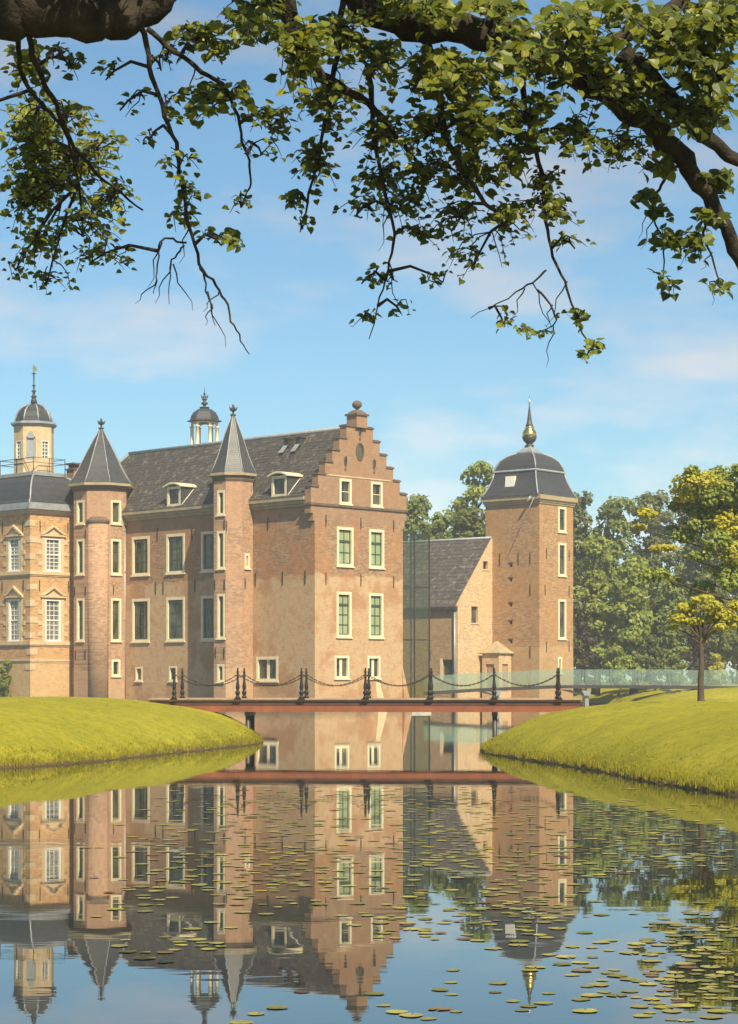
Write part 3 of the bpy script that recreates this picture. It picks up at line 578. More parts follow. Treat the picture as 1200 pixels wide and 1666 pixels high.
# ------------------------------------------------------------------ left pavilion
def build_pavilion():
    pv = root('banded_pavilion', 'orange brick corner pavilion with stone bands, pediments and domed lantern', 'pavilion', hw(-5.8, 23.5), HROT)
    W, Lh = 4.95, 6.2
    A = [(1.3,2.7,10.1,12.5),(1.3,2.7,5.0,8.05)]; B = [(1.25,2.6,10.1,12.5),(1.25,2.6,5.0,8.05)]; cw = (3.8,4.4,2.0,3.1)
    w = MB(); wall(w, PG, 0.0, W, -1.1, 14.3, A+[cw]); wall(w, PF, 0.45, Lh, -1.1, 14.3, B)
    w.box(W-0.45, W-0.002, 0.45, Lh, -1.1, 14.3); w.box(0.45, W-0.45, Lh-0.45, Lh, -1.1, 14.3); w.build('wall', [M_pav], pv)
    for P, ws in ((PG, A), (PF, B)):
        for q in ws:
            window(pv, P, q, 3, 8, M_white, M_latt, M_white, bw=0.13, bar=0.045, transom=4)
            s = MB()    # stone surround and pediment
            s.pbox(P, q[0]-0.3, q[0]-0.002, q[2]-0.1, q[3]+0.1, -0.05, 0.1); s.pbox(P, q[1]+0.002, q[1]+0.3, q[2]-0.1, q[3]+0.1, -0.05, 0.1)
            s.pbox(P, q[0]-0.42, q[1]+0.42, q[3]+0.1, q[3]+0.24, -0.16, 0.1)
            uc = (q[0]+q[1])/2; z0 = q[3]+0.24; hu = (q[1]-q[0])/2+0.42
            for sgn in (-1, 1):
                s.hexa([P(uc+sgn*hu,z0,-0.2),P(uc+sgn*(hu-0.24),z0,-0.2),P(uc+sgn*(hu-0.24),z0,0.05),P(uc+sgn*hu,z0,0.05),P(uc,z0+0.72,-0.2),P(uc,z0+0.54,-0.2),P(uc,z0+0.54,0.05),P(uc,z0+0.72,0.05)])
            s.face([P(uc-hu+0.2,z0,-0.03),P(uc+hu-0.2,z0,-0.03),P(uc,z0+0.58,-0.03)]); s.build('window_surround', [M_stone], pv)
            for z in (q[2]+0.35, q[2]+1.15, q[2]+1.95):
                for u0, u1 in ((q[0]-0.62, q[0]-0.3), (q[1]+0.3, q[1]+0.62)):
                    k = MB(); k.pbox(P, u0, u1, z, z+0.3, -0.045, 0.1); k.build('stone_block', [M_stone], pv)
        L_ = W if P is PG else Lh; e = 0.0 if P is PG else 0.0
        for z, h, pr in ((9.8,0.24,0.12),(4.72,0.26,0.12),(3.55,0.12,0.07)):
            k = MB(); k.pbox(P, (-pr if P is PG else 0.0), L_+0.02, z, z+h, -pr, 0.05); k.pbox(P, (-pr*0.5 if P is PG else 0.0), L_+0.01, z-0.1, z-0.001, -pr*0.5, 0.05); k.build('stone_band', [M_stone], pv)
        for z in (11.25, 6.3, 12.3, 7.6):
            for u0, u1 in ((0.55, ws[0][0]-0.63), (ws[0][1]+0.63, L_-0.02)):
                if u1 > u0+0.05: k = MB(); k.pbox(P, u0, u1, z, z+0.16, -0.02, 0.05); k.build('thin_stone_band', [M_stone], pv)
        for u, z in ((0.85,13.3),(3.35,13.3),(0.8,9.0),(3.4,9.0)): anchor(pv, P, u, z, 0.8)
    window(pv, PG, cw, 1, 1, M_cream, M_dark, bw=0.12)
    for i, z in enumerate((13.3,12.1,10.9,8.7,7.5,6.3,5.2,4.0,2.9)):
        a, b_ = ((0.62,0.42) if i % 2 else (0.42,0.62))
        k = MB(); k.box(-0.035, a, -0.035, 0.06, z, z+0.42); k.box(-0.035, 0.06, 0.06, b_, z, z+0.42); k.build('quoin', [M_stone], pv)
    c = MB()
    for o_, z0, z1 in ((0.1,14.2,14.34),(0.22,14.34,14.5)): c.box(-o_, W+o_, -o_, Lh+o_, z0, z1)
    c.build('cornice', [M_stone], pv)
    g = MB(); g.box(-0.4, W+0.4, -0.4, Lh+0.4, 14.5, 14.78); g.build('gutter', [M_lead], pv)
    r = MB(); prof = [(0.30,14.78),(0.22,15.1),(0.0,15.25),(-0.06,15.6),(-0.2,16.1),(-0.45,16.6),(-0.8,16.95),(-1.15,17.14)]
    r.loft([[(-o_,-o_,z),(W+o_,-o_,z),(W+o_,Lh+o_,z),(-o_,Lh+o_,z)] for o_, z in prof]); r.build('roof', [M_slate], pv)
    e = MB()
    for a, b_ in (((0,0),(-1,-1)),((W,0),(1,-1)),((0,Lh),(-1,1))):
        e.tube([(a[0]+b_[0]*o_, a[1]+b_[1]*o_, z+0.02) for o_, z in prof], 0.07, 5)
    e.box(1.0, W-1.0, 0.95, 1.2, 17.1, 17.36); e.box(1.0, W-1.0, Lh-1.2, Lh-0.95, 17.1, 17.36); e.box(0.95, 1.2, 0.95, Lh-0.95, 17.1, 17.357); e.box(W-1.2, W-0.95, 0.95, Lh-0.95, 17.1, 17.357)
    e.box(-0.34,W+0.34,-0.34,-0.2,14.78,14.98); e.box(-0.34,-0.2,-0.2,Lh+0.3,14.78,14.98); e.build('lead_trim', [M_lead], pv)
    # railing of the roof platform
    rl = MB(); cs = [(1.05,1.05),(W-1.05,1.05),(W-1.05,Lh-1.05),(1.05,Lh-1.05),(1.05,1.05)]
    for h in (18.05, 18.4): rl.tube([(x, y, h) for x, y in cs], 0.025, 4)
    rl = rl.build('railing', [M_iron], pv)
    for i in range(4):
        for f in (0, 0.5):
            x, y = cs[i][0]+(cs[i+1][0]-cs[i][0])*f, cs[i][1]+(cs[i+1][1]-cs[i][1])*f
            k = MB(); k.tube([(x,y,17.3),(x,y,18.45)], 0.03, 5); k.build('railing_post', [M_iron], rl)
    # lantern
    c = (2.45, 2.9); Ra = 1.38; yaw = -HROT*180/math.pi; hf = Ra*math.tan(R(22.5)); cr = 1/math.cos(R(22.5)); ph = R(-112.5+yaw)
    lw = MB(); wq = (-0.3,0.36,18.4,19.75)
    for k in range(8): wall(lw, oct_face(c, Ra, k, yaw), -hf, hf, 17.0, 20.8, [wq] if k % 2 else [(-0.34,0.34,18.3,20.0)] if k == 0 else [], 0.2)
    ln = lw.build('lantern', [M_stone], pv)
    for k in (1, 3, 5, 7):
        P = oct_face(c, Ra, k, yaw); f = MB(); u0, u1, z0, z1 = wq
        for q in ((u0,u0+0.07,z0,z1),(u1-0.07,u1,z0,z1),(u0+0.07,u1-0.07,z1-0.07,z1),(u0+0.07,u1-0.07,z0,z0+0.07)): f.pbox(P, *q, 0.0, 0.14)
        for j in range(1, 5): z = z0+(z1-z0)*j/5; f.pbox(P, u0+0.07, u1-0.07, z-0.025, z+0.025, 0.06, 0.12)
        u = (u0+u1)/2; f.pbox(P, u-0.025, u+0.025, z0+0.07, z1-0.07, 0.063, 0.117); f.build('lantern_window', [M_white], ln)
        f = MB(); f.pbox(P, u0+0.07, u1-0.07, z0+0.07, z1-0.07, 0.13, 0.15); f.build('lantern_pane', [M_latt], ln)
    P = oct_face(c, Ra, 0, yaw); f = MB(); f.pbox(P, -0.34, 0.34, 18.3, 20.0, 0.1, 0.16)
    pts = [P(0.24*math.cos(math.pi*i/10), 20.0+0.42*math.sin(math.pi*i/10), -0.03) for i in range(11)]; f.face(pts); f.pbox(P,-0.24,0.24,19.9,20.0,-0.03,0.1); f.build('lantern_niche', [M_lead], ln)
    k = MB(); k.lathe([(Ra*cr,20.8),(Ra*cr+0.12,20.86),(Ra*cr+0.24,20.98),(Ra*cr+0.24,21.1),(Ra*cr-0.02,21.18)], 8, c, ph, sm=False); k.build('lantern_cornice', [M_lead], ln)
    k = MB(); k.lathe([(Ra*cr*0.93,21.16),(Ra*cr*0.9,21.5),(Ra*cr*0.78,21.95),(Ra*cr*0.56,22.3),(Ra*cr*0.28,22.5),(0.2,22.58)], 8, c, ph, sm=False); k.build('lantern_dome', [M_slate], ln)
    k = MB()
    for j in range(8):
        a = ph+j*math.pi/4; k.tube([(c[0]+r_*cr*Ra*math.cos(a), c[1]+r_*cr*Ra*math.sin(a), z+0.02) for r_, z in ((0.93,21.16),(0.9,21.5),(0.78,21.95),(0.56,22.3),(0.28,22.5))], 0.06, 4)
    k.build('dome_rib', [M_lead], ln)
    k = MB(); k.lathe([(0.26,22.55),(0.2,22.9),(0.12,23.0),(0.24,23.08),(0.12,23.2),(0.08,23.4),(0.2,23.5),(0.07,23.6),(0.06,23.85),(0.16,23.92),(0.05,24.0),(0.045,24.75),(0.2,24.8),(0.05,24.86),(0.03,25.0)], 8, c); k.build('lantern_spire', [M_steel], ln)
    k = MB(); k.hexa([(c[0]-0.1,c[1]-0.02,25.0),(c[0]+0.32,c[1]-0.02,25.06),(c[0]+0.32,c[1]+0.02,25.06),(c[0]-0.1,c[1]+0.02,25.0),(c[0]-0.05,c[1]-0.02,25.45),(c[0]+0.2,c[1]-0.02,25.3),(c[0]+0.2,c[1]+0.02,25.3),(c[0]-0.05,c[1]+0.02,25.45)]); k.build('weather_vane', [M_gold], ln)
build_pavilion()

# ------------------------------------------------------------------ square tower, annex, porch, glass link
TROT = R(50.4); TORG = Vector((13.97, 170, 0)); TX = Vector((math.cos(TROT), math.sin(TROT), 0)); TY = Vector((-math.sin(TROT), math.cos(TROT), 0))
def build_tower():
    tw = root('square_tower', 'tall square brick tower with bell shaped slate roof and gilded ball', 'tower', TORG, TROT)
    W, D = 4.95, 5.47
    ws = [(2.72,3.9,14.5,16.6),(2.72,3.9,10.85,13.6),(2.72,3.9,5.6,8.9),(2.66,3.3,2.75,4.1)]
    sl_ = [(2.72,3.02,z-0.15,z+0.15) for z in (11.7,10.5,8.43,6.95,5.4)]
    w = MB(); wall(w, PG, 0, W, -1.1, 16.85, ws); wall(w, PF, 0.45, D, -1.1, 16.85, sl_)
    w.box(W-0.45,W-0.002,0.45,D,-1.1,16.85); w.box(0.45,W-0.45,D-0.45,D,-1.1,16.85); w.build('wall', [M_tower], tw)
    for i, q in enumerate(ws): window(tw, PG, q, 1, 3 if i < 3 else 1, M_cream, M_dark, M_green, bw=0.2, bar=0.06)
    for q in sl_:
        k = MB(); k.pbox(PF, q[0]+0.002, q[1]-0.002, q[2]+0.002, q[3]-0.002, 0.2, 0.24); k.build('putlog_hole', [M_dark], tw)
        k = MB(); k.pbox(PF, q[0]-0.1, q[1]+0.1, q[3]+0.004, q[3]+0.1, -0.05, 0.1); k.build('putlog_lintel', [M_cop], tw)
    for u, z in ((0.9,12.2),(2.1,12.2),(4.0,12.2),(0.9,9.6),(0.9,4.5)): anchor(tw, PF, u, z, 1.0)
    for u, z in ((1.0,12.6),(4.3,12.6),(0.8,9.6),(4.3,9.6),(1.0,4.9),(4.3,5.0)): anchor(tw, PG, u, z, 0.9)
    c = MB(); cx, cy = W/2, D/2
    for o_, z0, z1 in ((0.08,16.7,16.85),(0.16,16.85,17.05),(0.3,17.05,17.4)):
        c.box(-o_, W+o_, -o_, D+o_, z0, z1)
    c.build('cornice', [M_corn], tw)
    r = MB(); lo = [(2.86,17.4),(2.66,17.75),(2.42,18.3),(2.2,18.9),(2.08,19.5)]; up = [(2.06,19.62),(1.98,20.0),(1.76,20.45),(1.36,20.85),(0.85,21.1),(0.7,21.15)]
    r.sqlathe(lo, (cx,cy)); r.build('lower_roof', [M_slate], tw)
    r = MB(); r.sqlathe(up, (cx,cy)); r.build('upper_roof', [M_slate], tw)
    r = MB(); r.sqlathe([(2.16,19.46),(2.2,19.52),(2.12,19.64)], (cx,cy))
    for a, b_ in ((-1,-1),(1,-1),(-1,1)):
        for pr in (lo, up): r.tube([(cx+a*q*1.005, cy+b_*q*1.005, z+0.02) for q, z in pr], 0.07, 5)
    r.build('lead_trim', [M_lead], tw)
    r = MB(); r.sqlathe([(0.82,21.12),(0.82,21.24),(0.66,21.28),(0.5,21.5),(0.34,21.62),(0.3,21.75)], (cx,cy)); r.build('lead_cap', [M_lead], tw)
    r = MB(); r.lathe([(0.34,21.7),(0.42,21.8),(0.24,21.92),(0.3,22.02),(0.5,22.2),(0.6,22.45),(0.6,22.55)], 14, (cx,cy)); r.build('finial_base', [M_steel], tw)
    r = MB(); r.lathe([(0.6,22.55),(0.62,22.75),(0.54,23.0),(0.38,23.2),(0.36,23.3),(0.42,23.36),(0.26,23.46)], 16, (cx,cy)); r.build('gilded_ball', [M_gold], tw)
    r = MB(); r.lathe([(0.26,23.44),(0.34,23.52),(0.26,23.62),(0.2,24.0),(0.13,24.5),(0.07,25.0),(0.04,25.35)], 10, (cx,cy)); r.build('spire', [M_slate], tw)
    r = MB(); r.lathe([(0.03,25.3),(0.09,25.42),(0.05,25.52),(0.02,26.0)], 8, (cx,cy)); r.build('spire_tip', [M_gold], tw)
    z = 18.45; k = MB(); k.hexa([(0.02,2.55,18.2),(0.02,3.5,18.2),(0.3,3.5,18.2),(0.3,2.55,18.2),(0.12,2.55,19.1),(0.12,3.5,19.1),(0.45,3.5,19.1),(0.45,2.55,19.1)]); k.build('skylight', [M_white], tw)
    k = MB(); k.tube([(-0.3,0.35,17.1),(-0.32,1.2,15.6),(-0.14,3.0,12.6)], 0.028, 5); k.tube([(-0.48,0.55,17.25),(-0.48,1.05,16.6)], 0.1, 6); k.build('drain_rod', [M_zinc], tw)
    # annex
    an = root('low_annex', 'low annex with steep mottled roof and pale gable against the square tower', 'annex', TORG, TROT)
    Y0, XE, ZE, ZR = 4.77, -4.77, 8.3, 14.0
    PA = lambda u, z, d: (u, Y0+d, z); PB = lambda u, z, d: (XE+d, u, z)
    hs = [(-1.28,-0.64,11.4,12.05),(-2.92,-2.02,6.9,8.25)]; op = (5.3,6.35,2.3,3.85)
    w = MB(); us = sorted({XE, 0.0}|{h[0] for h in hs}|{h[1] for h in hs}); top = lambda u: ZE+(ZR-ZE)*(u-XE)/(0-XE)
    T = 0.4
    for a, b_ in zip(us[:-1], us[1:]):
        segs = [(-1.1, -1.1, top(a), top(b_))]
        for h in hs:
            if h[0] <= a+1e-6 and b_ <= h[1]+1e-6: segs = [(-1.1,-1.1,h[2],h[2]), (h[3],h[3],top(a),top(b_))]
        for za0, zb0, za1, zb1 in segs: w.hexa([PA(a,za0,0),PA(b_,zb0,0),PA(b_,zb0,T),PA(a,za0,T),PA(a,za1,0),PA(b_,zb1,0),PA(b_,zb1,T),PA(a,za1,T)])
    w.build('gable_wall', [M_annex], an)
    w = MB(); wall(w, PB, Y0+T, 21, -1.1, ZE-0.1, [op], 0.4); w.build('side_wall', [M_annexw], an)
    for h in hs:
        k = MB(); k.pbox(PA, h[0]+0.002, h[1]-0.002, h[2]+0.002, h[3]-0.002, 0.22, 0.25); k.build('window', [M_dark], an)
        k = MB(); k.pbox(PA, h[0]-0.1, h[1]+0.1, h[3]+0.003, h[3]+0.1, -0.04, 0.2); k.pbox(PA, h[0]-0.1, h[1]+0.1, h[2]-0.12, h[2]-0.003, -0.06, 0.2); k.build('window_stone', [M_stone], an)
    k = MB(); k.pbox(PB, op[0]-0.0, op[1]+0.22, op[2]-0.4, op[3]+0.12, 0.25, 0.3, 0); k.build('archway_door', [M_green], an)
    k = MB(); k.pbox(PB, op[1]+0.003, op[1]+0.25, op[2]-0.3, op[3]+0.1, -0.04, 0.1); k.build('door_jamb', [M_cream], an)
    r = MB(); n = 18
    for i in range(n):
        f0, f1 = i/n, (i+1)/n
        for xs_ in (-1, 1):
            xa, xb = (XE-0.25)*(1-f0), (XE-0.25)*(1-f1)
            if xs_ > 0: xa, xb = -xa, -xb
            y0 = Y0+0.12 if xs_ < 0 else 5.6
            r.face([(xa,y0,ZE-0.15+(ZR+0.15-ZE)*f0+0.05),(xa,21,ZE-0.15+(ZR+0.15-ZE)*f0+0.05),(xb,21,ZE-0.15+(ZR+0.15-ZE)*f1+0.012),(xb,y0,ZE-0.15+(ZR+0.15-ZE)*f1+0.012)])
            r.face([(xa,y0,ZE-0.15+(ZR+0.15-ZE)*f0+0.05),(xa,21,ZE-0.15+(ZR+0.15-ZE)*f0+0.05),(xa,21,ZE-0.15+(ZR+0.15-ZE)*f0),(xa,y0,ZE-0.15+(ZR+0.15-ZE)*f0)])
    r.build('roof', [M_tile2], an)
    k = MB(); k.tube([(0,Y0+0.05,ZR+0.06),(0,21,ZR+0.06)], 0.12, 6); k.build('ridge_flashing', [M_lead], an)
    k = MB(); k.box(XE-0.3,XE-0.0,Y0+0.02,21,ZE-0.38,ZE-0.12); k.build('gutter', [M_steel], an)
    k = MB(); k.tube([(XE-0.1,Y0+0.25,ZE-0.3),(XE-0.1,Y0+0.25,-0.4)], 0.09, 8); k.build('downpipe', [M_zinc], an)
    anchor(an, PB, 7.6, 4.2, 0.9)
    # porch
    po = root('small_porch', 'small cream porch with tent roof at the foot of the tower', 'porch', TORG+TX*-1.05+TY*3.55, TROT)
    h = 0.86; w = MB(); wall(w, lambda u, z, d: (u,-h+d,z), -h, h, -1.1, 4.35, [(-0.4,0.4,1.2,3.5)], 0.25); wall(w, lambda u, z, d: (-h+d,u,z), -h+0.25, h, -1.1, 4.35, [(-0.35,0.5,1.2,3.5)], 0.25)
    w.box(-h+0.25,h,h-0.2,h-0.003,-1.1,4.35); w.build('wall', [M_annex], po)
    k = MB(); k.box(-0.42,0.42,-h+0.12,-h+0.16,1.2,3.48); k.build('door', [M_annexw], po)
    k = MB(); k.box(-h+0.12,-h+0.16,-0.33,0.48,1.2,3.48); k.build('door', [M_annexw], po)
    k = MB(); k.sqlathe([(h+0.16,4.35),(h+0.18,4.42),(0.72,4.72),(0.4,5.05),(0.06,5.4)]); k.build('roof', [M_corn], po)
    # glass link
    gl = root('glass_link', 'tall greenish glass passage between the gabled house and the annex', 'glass passage', HORG, HROT)
    x0, x1, y0, y1 = 8.5, 12.15, 0.95, 4.5; zs_ = [0.4, 5.0, 8.7, 12.4]; f = MB()
    for x in (x0+0.06, (x0+x1)/2+0.3, x1): f.box(x-0.04,x+0.04,y0-0.04,y0+0.04,-0.8,12.4)
    for y in ((y0+y1)/2, y1): f.box(x1-0.04,x1+0.04,y-0.04,y+0.04,-0.8,12.4)
    for z in zs_: f.box(x0,x1+0.05,y0-0.05,y0+0.05,z-0.03,z+0.03); f.box(x1-0.05,x1+0.05,y0+0.05,y1,z-0.03,z+0.03)
    f.build('frame', [M_steel], gl)
    xm_ = (x0+x1)/2+0.3
    for i in range(len(zs_)-1):
        for a, b_ in ((x0+0.12,xm_-0.06),(xm_+0.06,x1-0.06)):
            p = MB(); p.box(a,b_,y0-0.012,y0+0.012,zs_[i]+0.05,zs_[i+1]-0.05); p.build('glass_pane', [M_link], gl)
        for a, b_ in ((y0+0.06,(y0+y1)/2-0.06),((y0+y1)/2+0.06,y1-0.06)):
            p = MB(); p.box(x1-0.012,x1+0.012,a,b_,zs_[i]+0.05,zs_[i+1]-0.05); p.build('glass_pane', [M_link], gl)
    p = MB(); p.box(x0,x1-0.06,y0+0.06,y1,12.3,12.34); p.build('glass_roof', [M_link], gl)
    p = MB(); p.box(x0-0.0,x1+0.1,y0-0.1,y1,-1.1,0.34); p.build('plinth', [M_conc], gl)
build_tower()

# ------------------------------------------------------------------ chain bridge
def build_bridge():
    br = root('chain_footbridge', 'red beamed footbridge with black posts and hanging chains between the lawns', 'footbridge', (0, 71.0, 0), -0.062)
    x0, x1, w = -7.6, 7.25, 1.75; yn, yf = 0.0, w
    k = MB(); k.box(x0,x1,yn-0.02,yf+0.02,1.40,1.47); k.build('deck', [M_deck], br)
    for y, nm in ((yn-0.10,'n'),(yf-0.02,'f')):
        k = MB(); k.box(x0,x1,y,y+0.12,1.46,1.505); k.build('kerb', [M_deck], br)
    for y in (yn+0.0, yf-0.12):
        k = MB(); k.box(x0,x1,y,y+0.12,1.24,1.398); k.build('side_plank', [M_maroon], br)
    for y in (yn-0.05, yf-0.1):
        k = MB(); k.box(x0,x1,y,y+0.16,1.04,1.238); k.box(x0,x1,y-0.03,y+0.19,1.04,1.06); k.build('girder', [M_red], br)
    for x in (-4.2, 4.3):
        for y in (0.25, w-0.25):
            k = MB(); k.tube([(x,y,-1.1),(x,y,1.04)], 0.085, 10); k.build('pier', [M_steel], br)
        k = MB(); k.box(x-0.1,x+0.1,0.1,w-0.1,0.9,1.038); k.build('cross_beam', [M_steel], br)
    z0 = 1.505
    prof = [(0.115,0),(0.115,0.05),(0.075,0.07),(0.07,0.1),(0.105,0.15),(0.115,0.2),(0.09,0.25),(0.055,0.28),(0.075,0.31),(0.095,0.37),(0.085,0.45),(0.06,0.56),(0.048,0.68),(0.05,0.74),(0.075,0.77),(0.05,0.8),(0.045,0.86),(0.065,0.9),(0.05,0.94),(0.03,0.97),(0.045,1.0),(0.03,1.04),(0.004,1.055)]
    xs = [-6.72+2.2*i for i in range(7)]; proto = None
    for y in (yn-0.04, yf+0.04):
        for x in xs:
            if proto is None:
                k = MB(); k.lathe([(r_*0.74, z_) for r_, z_ in prof], 10); k.box(-0.12,0.12,-0.12,0.12,-0.045,0.0); proto = k.build('post', [M_iron], br); o = proto
            else: o = proto.copy(); COL.objects.link(o); o.parent = br
            o.location = (x, y, z0)
    ch = None
    for y in (yn-0.04, yf+0.04):
        for i in range(6):
            if ch is None:
                k = MB(); n = 30; L = 2.2; sag = 0.40; f = lambda t: Vector((L*t, 0, -sag*4*t*(1-t)))
                for j in range(n):
                    c = f((j+0.5)/n); tn = (f((j+1)/n)-f(j/n)); ln = tn.length*0.72; tn.normalize(); up = Vector((0,1,0)) if j % 2 else Vector((0,1,0)).cross(tn)
                    k.tube([c+tn*(ln*math.cos(a))+up*(0.021*math.sin(a)) for a in [2*math.pi*q/8 for q in range(9)]], 0.0080, 4, cap=False)
                ch = k.build('chain', [M_iron], br); o = ch
            else: o = ch.copy(); COL.objects.link(o); o.parent = br
            o.location = (xs[i], y, z0+0.83)
build_bridge()

# ------------------------------------------------------------------ glass balustrade bridge
def build_glass_bridge():
    gb = root('glass_sided_bridge', 'low dark beam bridge with teal glass sides beyond the right lawn', 'bridge', (0, 0, 0))
    pts = [Vector((4.2,158,1.25)),Vector((8.2,158,1.52)),Vector((14.2,157,1.78)),Vector((20.5,156,1.78)),Vector((27.2,155,1.7)),Vector((36,154,1.66))]
    for off in (0.0, 2.2):
        for i in range(len(pts)-1):
            a, b = pts[i]+Vector((0,off,0)), pts[i+1]+Vector((0,off,0))
            k = MB(); k.hexa([a+Vector((0,0,-0.24)),b+Vector((0,0,-0.24)),b+Vector((0,0.14,-0.24)),a+Vector((0,0.14,-0.24)),a,b,b+Vector((0,0.14,0)),a+Vector((0,0.14,0))]); k.build('beam', [M_steel], gb)
            n = 3 if (b-a).length < 7 else 4
            for j in range(n):
                p, q = a.lerp(b, j/n+0.006), a.lerp(b, (j+1)/n-0.006)
                g = MB(); g.hexa([p+Vector((0,0.05,0.01)),q+Vector((0,0.05,0.01)),q+Vector((0,0.075,0.01)),p+Vector((0,0.075,0.01)),p+Vector((0,0.05,1.2)),q+Vector((0,0.05,1.2)),q+Vector((0,0.075,1.2)),p+Vector((0,0.075,1.2))]); g.build('glass_panel', [M_bal], gb)
                c = MB(); c.box(q.x-0.03,q.x+0.03,q.y+0.03,q.y+0.1,q.z,q.z+0.16); c.build('glass_clamp', [M_zinc], gb)
    k = MB()
    for i in range(len(pts)-1):
        a, b = pts[i], pts[i+1]; k.hexa([a+Vector((0,0.14,-0.16)),b+Vector((0,0.14,-0.16)),b+Vector((0,2.2,-0.16)),a+Vector((0,2.2,-0.16)),a+Vector((0,0.14,-0.05)),b+Vector((0,0.14,-0.05)),b+Vector((0,2.2,-0.05)),a+Vector((0,2.2,-0.05))])
    k.build('deck', [M_conc], gb)
    for x in (9.7, 16.4, 23.7, 31.0):
        y = 156.6-(x-9.7)*0.13
        k = MB(); k.hexa([(x-0.2,y,1.0),(x+0.2,y,1.0),(x+0.2,y+2.4,1.0),(x-0.2,y+2.4,1.0),(x-0.4,y,1.38),(x+0.3,y,1.38),(x+0.3,y+2.4,1.38),(x-0.4,y+2.4,1.38)]); k.box(x-0.14,x+0.14,y+0.2,y+2.2,-1.1,1.0); k.build('pier', [M_zinc], gb)
        k = MB(); k.hexa([(x-0.35,y+0.1,1.0),(x-0.1,y+0.1,1.0),(x-0.1,y+0.3,1.0),(x-0.35,y+0.3,1.0),(x-2.1,y+0.1,1.46),(x-1.3,y+0.1,1.46),(x-1.3,y+0.3,1.46),(x-2.1,y+0.3,1.46)]); k.build('bracket', [M_steel], gb)
build_glass_bridge()

# ------------------------------------------------------------------ foliage
def frames(nrm):
    n = nrm/np.linalg.norm(nrm, axis=1, keepdims=True); r = RNG.normal(size=n.shape); t = np.cross(n, r); t /= np.linalg.norm(t, axis=1, keepdims=True)+1e-9
    return n, t, np.cross(n, t)
def leaf_quads(P, nrm, size, asp=0.62):
    n, t, b = frames(nrm); s = size[:, None]
    v = np.stack([P-t*s*0.5, P+b*s*asp*0.5+n*s*0.08, P+t*s*0.5-n*s*0.1, P-b*s*asp*0.5+n*s*0.08], 1)
    return v.reshape(-1, 3), np.arange(len(P)*4).reshape(-1, 4)
def lobes_points(lobes, N, dens=0.55):
    vol = np.array([l[3]*l[4]*l[5] for l in lobes])**0.75; c = RNG.choice(len(lobes), N, p=vol/vol.sum()); Lb = np.array(lobes)[c]
    d = RNG.normal(size=(N, 3)); d /= np.linalg.norm(d, axis=1, keepdims=True)
    rad = RNG.random(N)**dens
    rad = np.where(RNG.random(N) < 0.12, rad*RNG.uniform(1.0, 1.22, N), rad)
    P = Lb[:, :3]+d*rad[:, None]*Lb[:, 3:6]
    nr = d+RNG.normal(0, 0.55, (N, 3))+np.array([0.15, -0.45, 0.62])
    return P, nr
def clumpy(P, nr, k, amt):
    """pull leaves towards nearby spray centres so that gaps and clumps appear"""
    C = P[RNG.choice(len(P), k, replace=False)]; idx = np.empty(len(P), int)
    for i in range(0, len(P), 3000): idx[i:i+3000] = np.argmin(((P[i:i+3000, None]-C[None])**2).sum(2), axis=1)
    return P+(C[idx]-P)*amt*RNG.uniform(0.3, 1, (len(P), 1))
L_dark = leafmat('far_leaves_dark', (0.07,0.09,0.018), (0.115,0.135,0.026), (0.18,0.185,0.036), 0.3)
L_mid = leafmat('far_leaves_mid', (0.095,0.135,0.026), (0.17,0.215,0.038), (0.28,0.295,0.055), 0.35)
L_lite = leafmat('far_leaves_light', (0.15,0.20,0.035), (0.26,0.31,0.05), (0.40,0.41,0.07), 0.4)
L_yel = leafmat('yellow_leaves', (0.28,0.29,0.03), (0.48,0.45,0.045), (0.66,0.58,0.06), 0.45)
L_cop = leafmat('copper_leaves', (0.035,0.024,0.014), (0.06,0.04,0.02), (0.085,0.065,0.025), 0.3)
def tree(name, label, base, height, hwid, mat, N, leaf, nl=22, trunk_r=0.35, low=0.16, cat='tree', group=None, shape=1.0, airy=0.0, seed=None):
    rs = np.random.default_rng(seed or abs(hash(label)) % 9999) if False else RNG
    r = root(name, label, cat, base, 0, group); lobes = []; tips = []
    for i in range(nl):
        f = low+(1-low)*((i+0.5)/nl); env = hwid*math.sin(math.pi*min(1, 0.16+0.80*((f-low)/(1-low))**shape))**0.8
        a = i*2.4+rs.uniform(-0.5, 0.5); rr = env*rs.uniform(0.25, 0.72); s = hwid*rs.uniform(0.36, 0.52)
        c = (rr*math.cos(a), rr*math.sin(a)*0.9, height*f-s*0.45); lobes.append((*c, s*1.15, s*1.1, s*0.75)); tips.append(c)
    if low < 0.3: lobes.append((0, 0, height*0.5, hwid*0.5, hwid*0.5, height*0.33))
    P, nr = lobes_points(lobes, N); P = clumpy(P, nr, max(20, N//75), 0.45+airy); P[:, 2] = np.maximum(P[:, 2], 0.15)
    V, Fq = leaf_quads(P, nr, RNG.uniform(0.7, 1.3, len(P))*leaf); np_obj('crown', V, Fq, [mat], r)
    t = MB(); pts = [(0.25*math.sin(i*0.9), 0.2*math.cos(i*1.3)-0.2, -0.6+(height*0.86+0.6)*i/7) for i in range(8)]
    t.tube(pts, [trunk_r*(1.25 if i == 0 else 1-0.12*i) for i in range(8)], 8)
    for c in tips[::2]:
        z0 = max(height*low*0.6, c[2]-hwid*0.7); t.tube([(0,0,z0),(c[0]*0.5,c[1]*0.5,(z0+c[2])*0.5-0.1),c], [trunk_r*0.35,trunk_r*0.2,trunk_r*0.08], 5)
    t.build('trunk', [M_trunk], r)
    return r
def ftree(label, px, D, top, hwpx, mat, N=11000, zb=1.5, name='broadleaf_tree', **kw):
    tree(name, label, (sx(px, D), D, zb), sz(top, D)-zb, hwpx/FPX*D, mat, N, kw.pop('leaf', 0.42), group='trees behind the castle', **kw)
